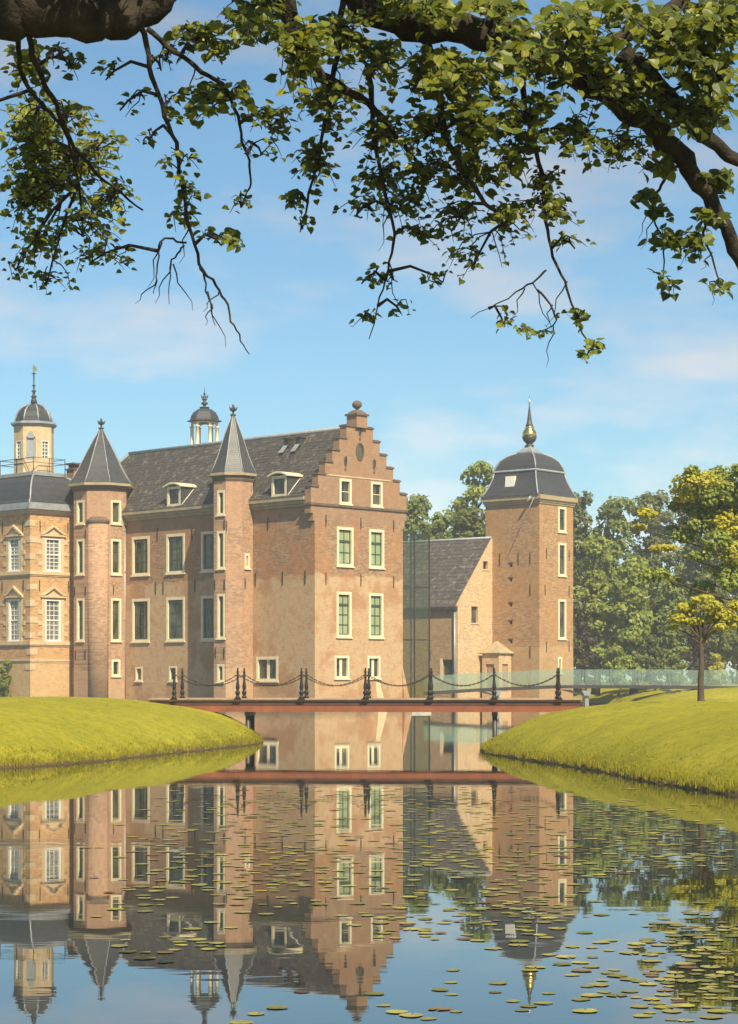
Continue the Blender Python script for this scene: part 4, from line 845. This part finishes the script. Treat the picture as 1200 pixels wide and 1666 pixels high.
ftree('dark tree crown rising just behind the right side of the square tower', 938, 196, 795, 48, L_dark)
ftree('tall mid green tree right of the square tower, rounded top', 998, 200, 806, 55, L_mid)
ftree('dark tree behind the yellow sprays, highest of the far wood edge', 1060, 205, 793, 58, L_dark)
ftree('mid green tree behind the big yellow lit tree', 1130, 205, 800, 62, L_mid)
ftree('dark green tree at the right edge of the far wood', 1200, 200, 785, 60, L_dark)
ftree('lower light green tree close beside the square tower', 968, 184, 868, 42, L_lite, 7000)
ftree('light green tree with layered boughs in front of the far wood', 1030, 182, 905, 46, L_lite, 7000)
ftree('shorter mid green tree left behind the young yellow tree', 1085, 184, 935, 45, L_mid, 6000)
ftree('shorter dark tree behind the young yellow tree', 1150, 184, 925, 48, L_dark, 6000)
ftree('bright green tree showing right above the stepped gable shoulder', 672, 192, 802, 54, L_mid, 12000)
ftree('rounded green tree above the middle of the annex ridge', 722, 196, 830, 60, L_mid, 12000)
ftree('dark bushy tree above the annex ridge left of the tower', 762, 190, 822, 48, L_dark, 11000)
ftree('airy tall tree with bare stem beside the tower roof', 776, 204, 748, 52, L_lite, 5200, low=0.60, nl=11, airy=0.22, trunk_r=0.4)
ftree('dark tree close behind the left wall of the tower', 806, 200, 815, 34, L_dark, 5000)
for lab, px, D, top, hwp, mt in (('copper brown shrub beside the foot of the square tower', 950, 181, 1005, 26, L_cop), ('pale green shrub under the layered light green tree', 1005, 177, 1048, 24, L_lite),
        ('dark green shrub in the middle of the wood edge', 1062, 178, 1030, 28, L_dark), ('low light shrub left of the young yellow tree', 1100, 176, 1062, 22, L_mid), ('round yellow green shrub right of the young yellow tree trunk', 1166, 174, 1062, 16, L_yel), ('brown dark shrub behind the young yellow tree', 1135, 178, 1020, 30, L_cop)):
    tree('shrub', lab, (sx(px, D), D, 1.4), sz(top, D)-1.4, hwp/FPX*D, mt, 2600, 0.3, nl=8, trunk_r=0.1, low=0.1, cat='shrub', group='shrubs along the far bank')
# wall climber at the far left
tree('climbing_shrub', 'dark green climbing shrub against the left pavilion near the water', tuple(hw(-6.25, 26.0, 0.0)), 3.9, 0.75, L_mid, 1600, 0.2, nl=6, trunk_r=0.05, low=0.15, cat='shrub')
# the wood far behind reads as one mass
def far_wood():
    lb = []
    for i in range(60):
        x = -10+i*2.2; h = RNG.uniform(9, 13.5); lb.append((x, RNG.uniform(226, 240), h*0.55, 4.5, 4, h*0.5))
    P, nr = lobes_points(lb, 16000); P[:, 2] = np.maximum(P[:, 2], 1.5); V, Fq = leaf_quads(P, nr, RNG.uniform(0.5, 1.0, len(P)))
    o = np_obj('far_wood', V, Fq, [L_dark]); o['kind'] = 'stuff'; o['label'] = 'dark wood far behind the castle'
far_wood()
# sapling on the right lawn
def sapling():
    D = 60.5; b = spt(1140, 1139, D); r = root('young_tree', 'young tree with flat yellow crown and short dark trunk on the right lawn', 'tree', b)
    t = MB(); t.tube([(0.02,0,-0.3),(0,0,0.0),(-0.01,0,0.5),(0.02,0,1.1),(0.0,0,1.7),(0.05,0,2.1)], [0.15,0.105,0.088,0.078,0.06,0.03], 9)
    lobes = []
    for px, py, rx, rz in ((1102,1006,16,9),(1125,990,18,12),(1155,985,20,11),(1180,1000,20,12),(1140,1010,28,9),(1097,1020,8,6),(1168,1020,14,8),(1143,1041,10,6),(1130,975,10,5),(1195,985,14,9),(1205,1010,16,10),(1112,988,14,9),(1172,1000,22,10),(1120,1012,20,8),(1150,972,16,7),(1188,1018,18,8)):
        c = spt(px, py, D)-b; lobes.append((c.x, RNG.uniform(-0.45, 0.45), c.z, rx/FPX*D, 0.32, rz/FPX*D)); e = Vector(lobes[-1][:3])
        s0 = Vector((0, 0, min(1.75, max(1.2, e.z-0.5)))); t.tube([s0, s0.lerp(e, 0.5)+Vector((0,0,0.08)), e], [0.045,0.025,0.01], 5)
    t.build('trunk', [M_trunk], r)
    P, nr = lobes_points(lobes, 4400, 0.6); P = clumpy(P, nr, 150, 0.35); nr[:, 2] += 0.5
    V, Fq = leaf_quads(P, nr, RNG.uniform(0.09, 0.15, len(P)), 0.7); np_obj('crown', V, Fq, [L_yel], r)
sapling()
def yellow_tree():
    D = 76.0; b = Vector((sx(1262, D), D, 1.5)); r = root('yellow_tree', 'large tree with yellow lit boughs at the right edge behind the young tree', 'tree', b)
    t = MB(); t.tube([(0.1,0,-0.6),(0,0,0.5),(-0.1,0,2.5),(-0.3,0,4.5),(-0.6,0,6.5),(-1.0,0,8.2)], [0.34,0.26,0.22,0.18,0.12,0.05], 9)
    A = []; B = []
    for px, py, rx, rz, ye in ((1130,785,38,16,1),(1165,775,28,14,0),(1110,805,24,12,1),(1150,820,40,18,0),(1190,800,30,20,0),(1185,850,34,22,1),(1135,850,26,14,0),(1200,900,34,20,1),(1160,880,26,14,0),(1215,770,34,20,0),(1240,830,40,30,0),(1230,900,40,30,0),(1047,838,17,9,1),(1040,858,12,6,1),(1080,892,26,6,1),(1062,935,28,10,0),(1100,945,18,9,0),(1135,905,24,9,0),(1190,950,26,12,0),(1250,960,40,20,0),(1100,855,16,6,0),(1170,925,22,7,1),(1150,800,34,20,0),(1120,770,18,9,0),(1180,770,22,12,0),(1165,840,30,18,0),(1120,870,26,14,0),(1190,930,30,18,0),(1150,955,26,12,0),(1105,820,20,10,0),(1200,830,30,16,1),(1165,812,20,9,1)):
        c = spt(px, py, D)-b; l = (c.x, RNG.uniform(-1.0, 1.0), c.z, rx/FPX*D*1.1, max(0.35, rx/FPX*D*0.8), rz/FPX*D*(1.0 if rz < 8 else 1.3)); (A if ye else B).append(l)
        e = Vector(l[:3]); s0 = Vector((-0.2, 0, max(1.5, min(6.5, e.z-1.0)))); t.tube([s0, s0.lerp(e, 0.35)+Vector((0,0.6,-0.25)), s0.lerp(e, 0.75)+Vector((0,0.5,-0.1)), e], [0.06,0.035,0.022,0.008], 5)
    t.build('trunk', [M_trunk], r)
    for L_, N, mt, nm in ((A, 6500, L_yel, 'sunlit_crown'), (B, 15000, L_lite, 'green_crown')):  # yellow lobes put sunlight on the boughs into the leaf colour
        P, nr = lobes_points(L_, N, 0.6); P = clumpy(P, nr, 220, 0.35); nr[:, 2] += 0.4
        V, Fq = leaf_quads(P, nr, RNG.uniform(0.12, 0.20, len(P)), 0.7); np_obj(nm, V, Fq, [mt], r)
yellow_tree()

# ------------------------------------------------------------------ overhanging lime tree
L_lime = leafmat('lime_leaves', (0.065,0.09,0.016), (0.14,0.165,0.024), (0.34,0.34,0.040), 0.45, 0.38)
L_limeo = leafmat('lime_leaf_single', (0.065,0.09,0.016), (0.14,0.165,0.024), (0.34,0.34,0.040), 0.45, 0.38, True)
L_brac = leafmat('lime_bracts', (0.22,0.20,0.02), (0.30,0.26,0.03), (0.36,0.32,0.05), 0.5)
def lime():
    TB = Vector((-3.6, 6.6, 0.35)); lt = root('lime_tree', 'lime tree on the near bank whose leafy branches overhang the top', 'tree', TB)
    def wl(p): return p-TB
    t = MB(); tr = [(-3.6,6.6,-0.1),(-3.6,6.6,0.5),(-3.55,6.65,2.0),(-3.5,6.75,4.0),(-3.4,6.9,6.2),(-3.2,7.0,8.2),(-3.0,7.0,10)]
    t.tube([wl(Vector(p)) for p in tr], [0.55,0.42,0.36,0.33,0.29,0.2,0.1], 14); t.build('trunk', [M_bark], lt)
    BR = []   # (points px,py,depth), width px at each
    def br(name, pts, wd, n=8):
        P = [spt(*p) if len(p) == 3 and not isinstance(p, Vector) else p for p in pts]; rad = [w/FPX*p[1]*0.5 for w, p in zip(wd, P)]
        # resample with a little wander
        Q = []; RR = []
        E = [P[0]*2-P[1]]+P+[P[-1]*2-P[-2]]; phs = [random.uniform(0, 6.28) for _ in range(3)]; acc = 0
        for i in range(len(P)-1):
            a0, a1, a2, a3 = E[i:i+4]
            for j in range(6):
                f = j/6; q = 0.5*(2*a1+(a2-a0)*f+(2*a0-5*a1+4*a2-a3)*f*f+(3*a1-a0-3*a2+a3)*f**3)
                acc += 1; s = rad[i]*0.06+0.004; rr = rad[i]+(rad[i+1]-rad[i])*f
                Q.append(q+Vector([s*math.sin(acc*1.25+h)+s*0.6*math.sin(acc*2.9+2*h) for h in phs])); RR.append(rr*(1+0.05*math.sin(acc*1.7+phs[0])+random.uniform(-.03,.03)))
        Q.append(P[-1]); RR.append(rad[-1])
        m = MB(); m.tube([wl(q) for q in Q], RR, n); m.build(name, [M_bark], lt); BR.append(Q)
    T0 = Vector((-3.45, 6.85, 5.4))
    br('limb', [T0, Vector((-2.9,8.2,5.25)), (-40,5,9.2),(60,18,9.3),(150,28,9.4),(215,22,9.5),(270,-15,9.6),(330,-90,9.8)], [90,88,86,80,76,62,52,46], 12)
    br('limb', [Vector((-3.3,6.95,7.0)), Vector((-2.0,8.6,6.7)), (420,-190,10.2),(560,-30,10.4),(650,35,10.5),(760,48,10.6),(880,82,10.7),(965,135,10.8),(1050,195,10.9),(1112,262,11),(1160,335,11.1),(1195,405,11.2),(1235,500,11.3)], [80,75,66,58,52,52,50,48,42,32,26,21,14], 12)
    br('branch', [(1010,85,10.6),(1060,130,10.7),(1105,185,10.8),(1150,225,10.9),(1205,265,11),(1260,290,11)], [34,34,30,24,20,14], 10)
    br('branch', [(930,100,10.7),(985,75,10.8),(1040,45,10.9),(1100,8,11),(1150,-40,11)], [26,24,22,20,18])
    br('branch', [(690,60,10.5),(705,115,10.4),(716,165,10.4),(722,212,10.3),(748,272,10.3),(790,330,10.2),(825,368,10.2)], [16,14,12,10,9,7,4])
    br('branch', [(455,-60,10),(470,30,10.1),(490,95,10.2),(540,135,10.3),(600,170,10.5),(655,235,10.8),(700,290,11)], [34,30,26,18,12,8,4])
    br('branch', [(230,40,9.5),(252,140,9.5),(285,235,9.6),(300,330,9.7),(325,428,9.8),(362,480,9.9),(380,530,9.9),(405,576,10)], [10,8,7,6,5,4,3,1.5], 6)
    br('branch', [(238,48,9.5),(305,100,9.6),(370,150,9.8),(395,230,9.9),(408,290,9.9),(392,338,9.9)], [9,8,7,5,4,2], 6)
    br('branch', [(40,35,9.3),(60,110,9.5),(90,170,9.8),(115,230,10),(160,285,10.3),(232,342,10.6)], [12,10,9,7,5,3], 6)
    br('branch', [(25,30,9.3),(35,120,9.6),(60,160,10),(105,215,10.4),(128,300,10.8)], [10,8,7,5,3], 6)
    br('branch', [(840,90,10.7),(858,190,10.6),(880,280,10.6),(892,390,10.6),(922,470,10.6),(945,535,10.7),(962,570,10.7)], [12,9,7,5,4,3,1.5], 6)
    br('branch', [(600,120,10.5),(612,250,10.6),(640,380,10.7),(622,470,10.7),(600,552,10.8)], [10,7,5,3,1.5], 6)
    br('branch', [(560,-10,10.4),(545,110,10.5),(525,220,10.6),(500,330,10.8),(488,378,10.8)], [12,9,6,4,2], 6)
    br('branch', [(1110,260,11),(1075,300,11),(1062,350,11.1),(1080,400,11.2),(1075,480,11.3)], [7,5,4,3,1.5], 6)
    br('branch', [(1160,335,11.1),(1145,380,11.2),(1165,440,11.2),(1172,482,11.2)], [6,4,3,1.5], 6)
    br('branch', [(325,428,9.8),(338,480,9.8),(350,530,9.8)], [4,3,1.2], 5)
    br('branch', [(303,395,9.7),(262,392,9.7),(255,450,9.7),(250,478,9.7)], [4,3.5,2.5,1], 5)
    br('branch', [(300,400,9.7),(278,430,9.8),(275,495,9.8)], [3.5,3,1], 5)
    br('branch', [(890,440,10.6),(850,470,10.6),(765,518,10.6)], [4,3,1], 5)
    br('branch', [(875,470,10.6),(905,520,10.6),(868,545,10.7)], [4,3,1.2], 5)
    br('branch', [(330,-90,9.8),(430,-120,10),(560,-150,10.2)], [46,40,30], 8)
    attach = [q for b in BR for q in b]
    A = np.array([[p.x/p.y*FPX+600, 1108-(p.z-EYE)/p.y*FPX] for p in attach])
    CL = [ # bearing, height, spread, leaves, depth, leaf size
     (55,120,45,60,60,10.5,.075),(50,205,50,60,190,11.5,.07),(120,280,85,55,230,11.8,.065),(180,330,50,35,90,11.8,.062),(55,310,55,60,190,11.8,.066),(60,405,55,40,70,11,.058),(135,385,80,35,100,11,.058),(150,425,75,25,55,11,.055),(75,465,60,14,22,11,.055),(115,108,35,26,26,10,.07),(25,440,22,22,22,11,.055),
     (60,250,70,70,160,12,.07),(110,200,50,40,60,11.5,.07),(40,340,45,50,110,11.5,.065),(160,250,50,40,70,12,.065),(172,130,22,10,10,10,.06),(195,180,20,12,10,10,.055),(262,115,20,18,12,9.8,.05),
     (330,70,55,45,110,9.8,.078),(420,35,75,45,210,10,.085),(490,95,55,70,190,10,.09),(350,170,65,45,130,9.8,.082),(275,190,30,30,26,9.8,.05),(290,275,40,30,32,9.8,.05),(300,315,45,22,26,9.9,.055),(300,362,40,22,30,9.9,.06),(360,400,35,22,36,9.9,.065),(390,345,22,22,18,9.9,.05),(440,205,55,28,70,10.2,.065),(425,250,35,15,20,10.2,.055),(270,100,18,22,10,9.8,.05),(245,225,30,12,12,9.8,.05),
     (540,180,65,55,150,10.5,.075),(515,270,55,45,120,10.8,.065),(560,60,60,55,150,10.5,.085),(620,105,60,60,170,10.4,.08),(620,230,65,50,170,10.8,.07),(620,300,60,40,120,11,.062),(490,325,38,28,34,10.9,.055),(490,374,18,10,12,10.9,.055),(580,350,50,20,40,11,.055),(465,330,20,14,12,11,.05),
     (690,130,45,50,120,10.3,.085),(760,130,75,65,250,10.2,.092),(780,210,70,55,210,10.2,.09),(840,100,70,65,210,10.3,.09),(690,230,50,55,130,10.6,.07),(690,300,65,50,150,10.8,.065),(770,290,60,50,150,10.5,.075),(840,260,50,50,120,10.5,.075),(860,200,60,50,150,10.3,.082),(655,345,50,35,80,10.9,.06),(690,390,50,18,44,10.9,.058),(740,370,55,38,100,10.7,.06),(820,370,60,35,120,10.5,.062),(870,340,55,28,70,10.6,.06),(770,435,55,28,60,10.7,.055),(905,365,40,20,44,10.6,.06),(935,405,28,12,18,10.6,.055),(640,455,18,10,8,10.8,.055),
     (588,462,24,15,16,10.8,.055),(590,530,24,20,20,10.8,.055),(652,510,16,14,14,10.8,.055),(820,532,30,10,16,10.6,.055),(870,547,28,12,26,10.7,.055),(930,520,28,16,28,10.7,.06),(960,577,20,16,22,10.7,.06),(720,460,40,14,18,10.8,.052),
     (930,60,85,55,260,10.3,.09),(1000,150,60,55,170,10.6,.082),(1080,80,75,65,260,10.5,.092),(1150,110,60,75,240,10.4,.092),(1095,200,60,40,120,10.8,.078),(1165,180,45,45,130,10.6,.085),(950,230,50,55,130,10.6,.07),(1010,250,45,45,110,10.8,.065),(890,295,38,28,60,10.6,.062),(1060,275,40,16,22,11,.075),(1090,280,16,14,10,11,.075),(1050,340,26,24,18,11,.07),(1085,350,28,14,12,11,.065),(1072,400,36,26,32,11.1,.065),(1120,400,48,36,52,11.1,.068),(1155,365,36,26,26,11.1,.068),(1080,472,34,12,16,11.2,.065),(1170,470,26,14,14,11.2,.065),(1175,300,26,30,36,11,.075),(1040,160,40,40,80,10.6,.08),(1170,60,40,50,160,10.2,.09),(1130,60,50,40,150,10.3,.09),(1180,140,30,50,130,10.3,.085),(960,110,50,40,110,10.3,.09),(900,130,50,40,110,10.3,.085),(700,30,60,30,120,10.2,.09),(800,20,60,25,130,10.2,.09),(1180,30,30,40,120,10.2,.09),(640,20,50,30,100,10.2,.085),(1000,20,60,25,110,10.2,.09),
     # crown above and behind the frame, shading the left side
     (-120,60,120,80,200,9.5,.085),(-140,250,110,120,220,10.5,.08),(150,-130,150,90,300,9.2,.09),(420,-140,170,80,380,9.6,.09),(700,-130,150,60,200,9.9,.09)]
    LP = []; LN = []; LS = []; LD = []; tw = MB()
    for cx, cy, rx, ry, n, dep, ls in CL:
        if cx > 1030 and cy > 255: ls *= 1.3; n *= 1.25
        if cx < 240: n *= 1.45
        dd = np.hypot(A[:, 0]-cx, (A[:, 1]-cy))+np.maximum(0, A[:, 1]-cy)*0.8; k = int(np.argmin(dd)); a = attach[k]
        c = spt(cx, cy, dep)
        hub = [a, a.lerp(c, 0.4)+Vector((0,0,0.05)), a.lerp(c, 0.8)+Vector((0,0,0.03)), c]
        if (c-a).length > 0.12: tw.tube([wl(p) for p in hub], [0.010,0.008,0.006,0.004], 5)
        nt = max(2, int(n/6))
        for q in range(nt):
            th = random.uniform(0, 6.28); rr = math.sqrt(random.random()); e = spt(cx+rx*rr*math.cos(th), cy+ry*rr*math.sin(th), dep+random.gauss(0, 0.4)*rx/60)
            s = hub[random.choice((1,2,2,3))] if (c-a).length > 0.12 else a
            if (e-s).length > 0.9: s = c
            mid = s.lerp(e, 0.5)+Vector((random.uniform(-.04,.04), random.uniform(-.05,.05), random.uniform(0.0,0.07)))
            tp = [s, s.lerp(mid, 0.55)+Vector((0,0,0.015)), mid, mid.lerp(e, 0.55)+Vector((0,0,0.01)), e]
            tw.tube([wl(p) for p in tp], [0.0045,0.004,0.0034,0.0026,0.0014], 3, cap=False)
            m = max(1, int(round(n/nt*1.2)))
            for j in range(m):
                f = 0.28+0.72*(j+random.random()*0.6)/m; f = min(f, 1.0); i0 = min(3, int(f*4)); p = tp[i0].lerp(tp[i0+1], f*4-i0)
                sd = Vector((random.gauss(0,1), random.gauss(0,1), random.gauss(-0.15,0.45))).normalized()
                LP.append(p+sd*0.025); LD.append(sd); LS.append(ls*random.uniform(0.36, 0.76))
                LN.append(Vector((random.gauss(0.1,0.6), random.gauss(-0.65,0.6), 0.85)).normalized())
    for b in BR[2:]:          # bare hanging twigs
        for q in range(2):
            p = random.choice(b[len(b)//4:max(len(b)//4+2, len(b)*3//4)]); ln = random.uniform(0.08, 0.26); dx = random.uniform(-.12, .12)
            tw.tube([wl(p+Vector((dx*f+0.012*math.sin(f*9+q), 0.05*f, -ln*f))) for f in (0,.2,.4,.6,.8,1)], [0.0045,0.004,0.0035,0.003,0.002,0.001], 3, cap=False)
    # leaves up in the crown, out of the frame, that shade the left of the picture
    for i in range(1300):
        p = Vector((random.uniform(-4.6, 0.2), random.uniform(3.5, 9.2), random.gauss(7.3, 0.7)));
        if p.z < EYE+p.y*0.345: continue
        LP.append(p); LD.append(Vector((random.gauss(0,1), random.gauss(0,1), -0.3)).normalized()); LS.append(random.uniform(0.08, 0.13)); LN.append(Vector((random.gauss(0,0.4), random.gauss(0,0.4), 1)).normalized())
    o = tw.build('twigs', [M_bark], lt); o['kind'] = 'stuff'
    P = np.array([p[:] for p in LP]); Dn = np.array([d[:] for d in LD]); Nn = np.array([n[:] for n in LN]); S = np.array(LS)
    Dn = Dn-Nn*(Dn*Nn).sum(1, keepdims=True); Dn /= np.linalg.norm(Dn, axis=1, keepdims=True)+1e-9; Sd = np.cross(Nn, Dn)
    # heart-shaped blade: (side, along, lift)
    shp = np.array([(0,0,0),(-.26,-.09,.04),(-.47,.10,.08),(-.50,.38,.08),(-.34,.68,.03),(-.12,.88,-.05),(0,1.04,-.13),(.12,.88,-.05),(.34,.68,.03),(.50,.38,.08),(.47,.10,.08),(.26,-.09,.04),(0,.42,-.02)])
    fc = np.array([(0,12,2,1),(12,4,3,2),(12,6,5,4),(0,11,10,12),(12,10,9,8),(12,8,7,6)])
    px = P[:, 0]/P[:, 1]*FPX+600; py = 1108-(P[:, 2]-EYE)/P[:, 1]*FPX; vis = (px > 10) & (px < 1190) & (py > 10) & (py < 640)
    score = S/P[:, 1]*vis*(0.3+0.7*np.abs((Nn*P/np.linalg.norm(P, axis=1, keepdims=True)).sum(1))); big = set(np.argsort(-score)[:300].tolist())
    me = bpy.data.meshes.new('leaf'); me.from_pydata([tuple(v) for v in shp], [], [tuple(f) for f in fc]); me.materials.append(L_limeo)
    for i in big:
        o = bpy.data.objects.new('leaf', me); COL.objects.link(o); o.parent = lt
        m = Matrix((Sd[i], Dn[i], Nn[i])).transposed().to_4x4(); m = Matrix.Translation(Vector(P[i])-TB) @ m @ Matrix.Scale(float(S[i]), 4); o.matrix_local = m
    rest = np.array([i for i in range(len(P)) if i not in big]); n = len(rest)
    fold = RNG.uniform(0.3, 2.2, n)[:, None, None]
    V = P[rest][:, None]+S[rest][:, None, None]*(Sd[rest][:, None]*shp[None, :, 0:1]+Dn[rest][:, None]*shp[None, :, 1:2]+Nn[rest][:, None]*shp[None, :, 2:3]*fold)
    V = V.reshape(-1, 3)-np.array(TB[:]); Fq = (fc[None]+np.arange(n)[:, None, None]*13).reshape(-1, 4)
    mi = np.repeat((RNG.random(n) < 0.012).astype(int), 6)
    np_obj('foliage', V, Fq, [L_lime, L_brac], lt, mi=mi, kind='stuff')
lime()

# ------------------------------------------------------------------ water lily pads
def lilies():
    def pm(name, c1, c2, c3):
        m, nt, b = newmat(name); oi = nd(nt, 'ShaderNodeObjectInfo'); g = nd(nt, 'ShaderNodeNewGeometry'); tc = nd(nt, 'ShaderNodeTexCoord')
        f = math_(nt, 'FRACT', math_(nt, 'ADD', oi.outputs['Random'], g.outputs['Random Per Island']))
        c = ramp(nt, f, [(0.1, c1), (0.5, c2), (0.9, c3)]); nn = noise(nt, tc.outputs['Object'], 9, 4, 0.6)
        nt.links.new(mix(nt, math_(nt, 'MULTIPLY', ramp(nt, nn, [(0.45, 0.0), (0.7, 1.0)]), 0.4), c, (0.12,0.075,0.03)), b.inputs['Base Color'])
        b.inputs['Roughness'].default_value = 0.75; b.inputs['Specular IOR Level'].default_value = 0.15; return m
    mg = pm('pad_green', (0.15,0.15,0.05), (0.23,0.215,0.07), (0.31,0.28,0.10)); my = pm('pad_yellow', (0.27,0.24,0.04), (0.34,0.30,0.05), (0.38,0.34,0.09)); mr = pm('pad_brown', (0.12,0.06,0.035), (0.17,0.10,0.06), (0.2,0.14,0.07))
    def pad_verts(r, seed):
        rs = random.Random(seed); n = 14; a0 = rs.uniform(0, 6.28); v = [(0, 0, 0.003)]
        for i in range(n+1):
            a = a0+0.16+(2*math.pi-0.32)*i/n; rr = r*(1+0.06*math.sin(3*a+seed)+rs.uniform(-.03,.03)); v.append((rr*math.cos(a), rr*math.sin(a)*0.92, 0.004+rs.uniform(0, 0.002)))
        return v, [(0, i+1, i+2) for i in range(n)]
    # patches: bearing, image height of the water point -> distance; spread; count
    PT = [(300,1340,110,40,45),(330,1400,120,40,55),(430,1330,70,30,30),(420,1440,90,40,60),(450,1400,60,40,40),(280,1450,90,35,32),(330,1530,70,25,14),(240,1550,50,18,6),(480,1350,40,30,20),(430,1370,70,20,25),
          (520,1420,60,50,35),(600,1420,50,60,35),(560,1340,60,35,25),(620,1500,40,30,14),
          (700,1310,70,18,60),(720,1350,70,30,70),(740,1390,80,25,55),(700,1400,50,20,30),(830,1330,80,30,40),(850,1400,80,50,60),(840,1450,70,30,45),(880,1480,70,25,45),(860,1520,50,18,16),(760,1480,60,30,20),(680,1460,40,25,14),
          (980,1320,60,20,45),(1000,1360,80,25,60),(1080,1340,80,25,60),(1130,1390,60,25,50),(950,1380,60,25,30),(1060,1400,70,18,30),(960,1410,40,14,14),
          (1130,1510,60,25,45),(1080,1540,60,25,35),(1150,1560,40,30,35),(1100,1590,60,25,32),(1160,1620,40,30,30),(1070,1630,60,25,20),(980,1600,50,30,12),(930,1560,40,20,8),(700,1500,50,15,10),(690,1520,40,10,6),(860,1580,20,8,5),
          (600,1285,300,7,60),(550,1300,250,12,50),(400,1310,120,14,30),(620,1640,120,25,6),(400,1648,60,12,3),(900,1640,80,20,8),(250,1390,50,30,12),(760,1600,80,40,6)]
    pads = []
    for px, py, rx, ry, n in PT:
        for _ in range(int(n*(0.95 if py < 1500 and px < 930 else 1.3))):
            x = px+random.gauss(0, rx*0.6); y = py+random.gauss(0, ry*0.6)
            if y < 1262 or y > 1690: continue
            D = EYE*FPX/(y-1108); X = sx(x, D); r = random.uniform(0.042, 0.088)*(1+0.016*max(0, D-18))
            pads.append((X, D, r))
    Q = np.array([(p[0], p[1]) for p in pads]); ok = np.ones(len(pads), bool)
    dl = poly_sd(Q, LB, 1.0); dr = poly_sd(Q, RB, 1.0); ok &= (dl < -0.4) & (dr < -0.4)
    fin = []
    for i in np.flatnonzero(ok):
        X, D, r = pads[i]
        if any((X-a)**2+(D-b)**2 < (r+c)**2*0.72 for a, b, c in fin[-400:]): continue
        fin.append((X, D, r))
    fin.sort(key=lambda p: -p[2]/p[1]**1.5)
    protos = {}
    def pick():
        u = random.random(); return 'y' if u < 0.14 else ('r' if u < 0.26 else 'g')
    info = {'g': ('lily_pad', 'round olive green lily pad floating on the moat', mg, 'olive green lily pads'), 'y': ('lily_pad', 'bright yellow lily pad floating on the moat', my, 'yellow lily pads'), 'r': ('lily_pad', 'reddish brown lily pad floating on the moat', mr, 'reddish brown lily pads')}
    for kd in info:
        for s in range(5):
            v, f = pad_verts(1.0*0.08, s*7+ord(kd)); me = bpy.data.meshes.new('lily_pad'); me.from_pydata(v, [], f); me.materials.append(info[kd][2]); protos[kd, s] = me
    for X, D, r in fin[:300]:
        kd = pick(); o = bpy.data.objects.new('lily_pad', protos[kd, random.randrange(5)]); COL.objects.link(o)
        o.location = (X, D, 0.001); o.rotation_euler = (0, 0, random.uniform(0, 6.28)); o.scale = (r/0.08,)*3; tag(o, info[kd][1], 'lily pad', info[kd][3])
    V = []; Fv = []; mi = []
    for X, D, r in fin[300:]:
        kd = pick(); v, f = pad_verts(r, random.randrange(999)); b = len(V); V += [(X+a, D+c, z+0.001) for a, c, z in v]; Fv += [tuple(b+i for i in t) for t in f]; mi += [{'g':0,'y':1,'r':2}[kd]]*len(f)
    o = np_obj('distant_lily_pads', V, Fv, [mg, my, mr], mi=mi); o['kind'] = 'stuff'; o['label'] = 'many more small lily pads floating farther out on the moat'
lilies()

# ------------------------------------------------------------------ thin haze volume, added to lift blacks and veil the far trees
def haze():
    h = MB(); h.box(-320, 320, -60, 420, -2.3, 40.0)
    m = bpy.data.materials.new('added_haze'); m.use_nodes = True; nt = m.node_tree; nt.nodes.clear()
    o = nt.nodes.new('ShaderNodeOutputMaterial'); v = nt.nodes.new('ShaderNodeVolumePrincipled')
    v.inputs['Color'].default_value = (0.97, 1.0, 1.0, 1); v.inputs['Density'].default_value = HAZE; v.inputs['Anisotropy'].default_value = 0.0
    nt.links.new(v.outputs[0], o.inputs['Volume'])
    h.build('haze', [m], kind='stuff')
haze()
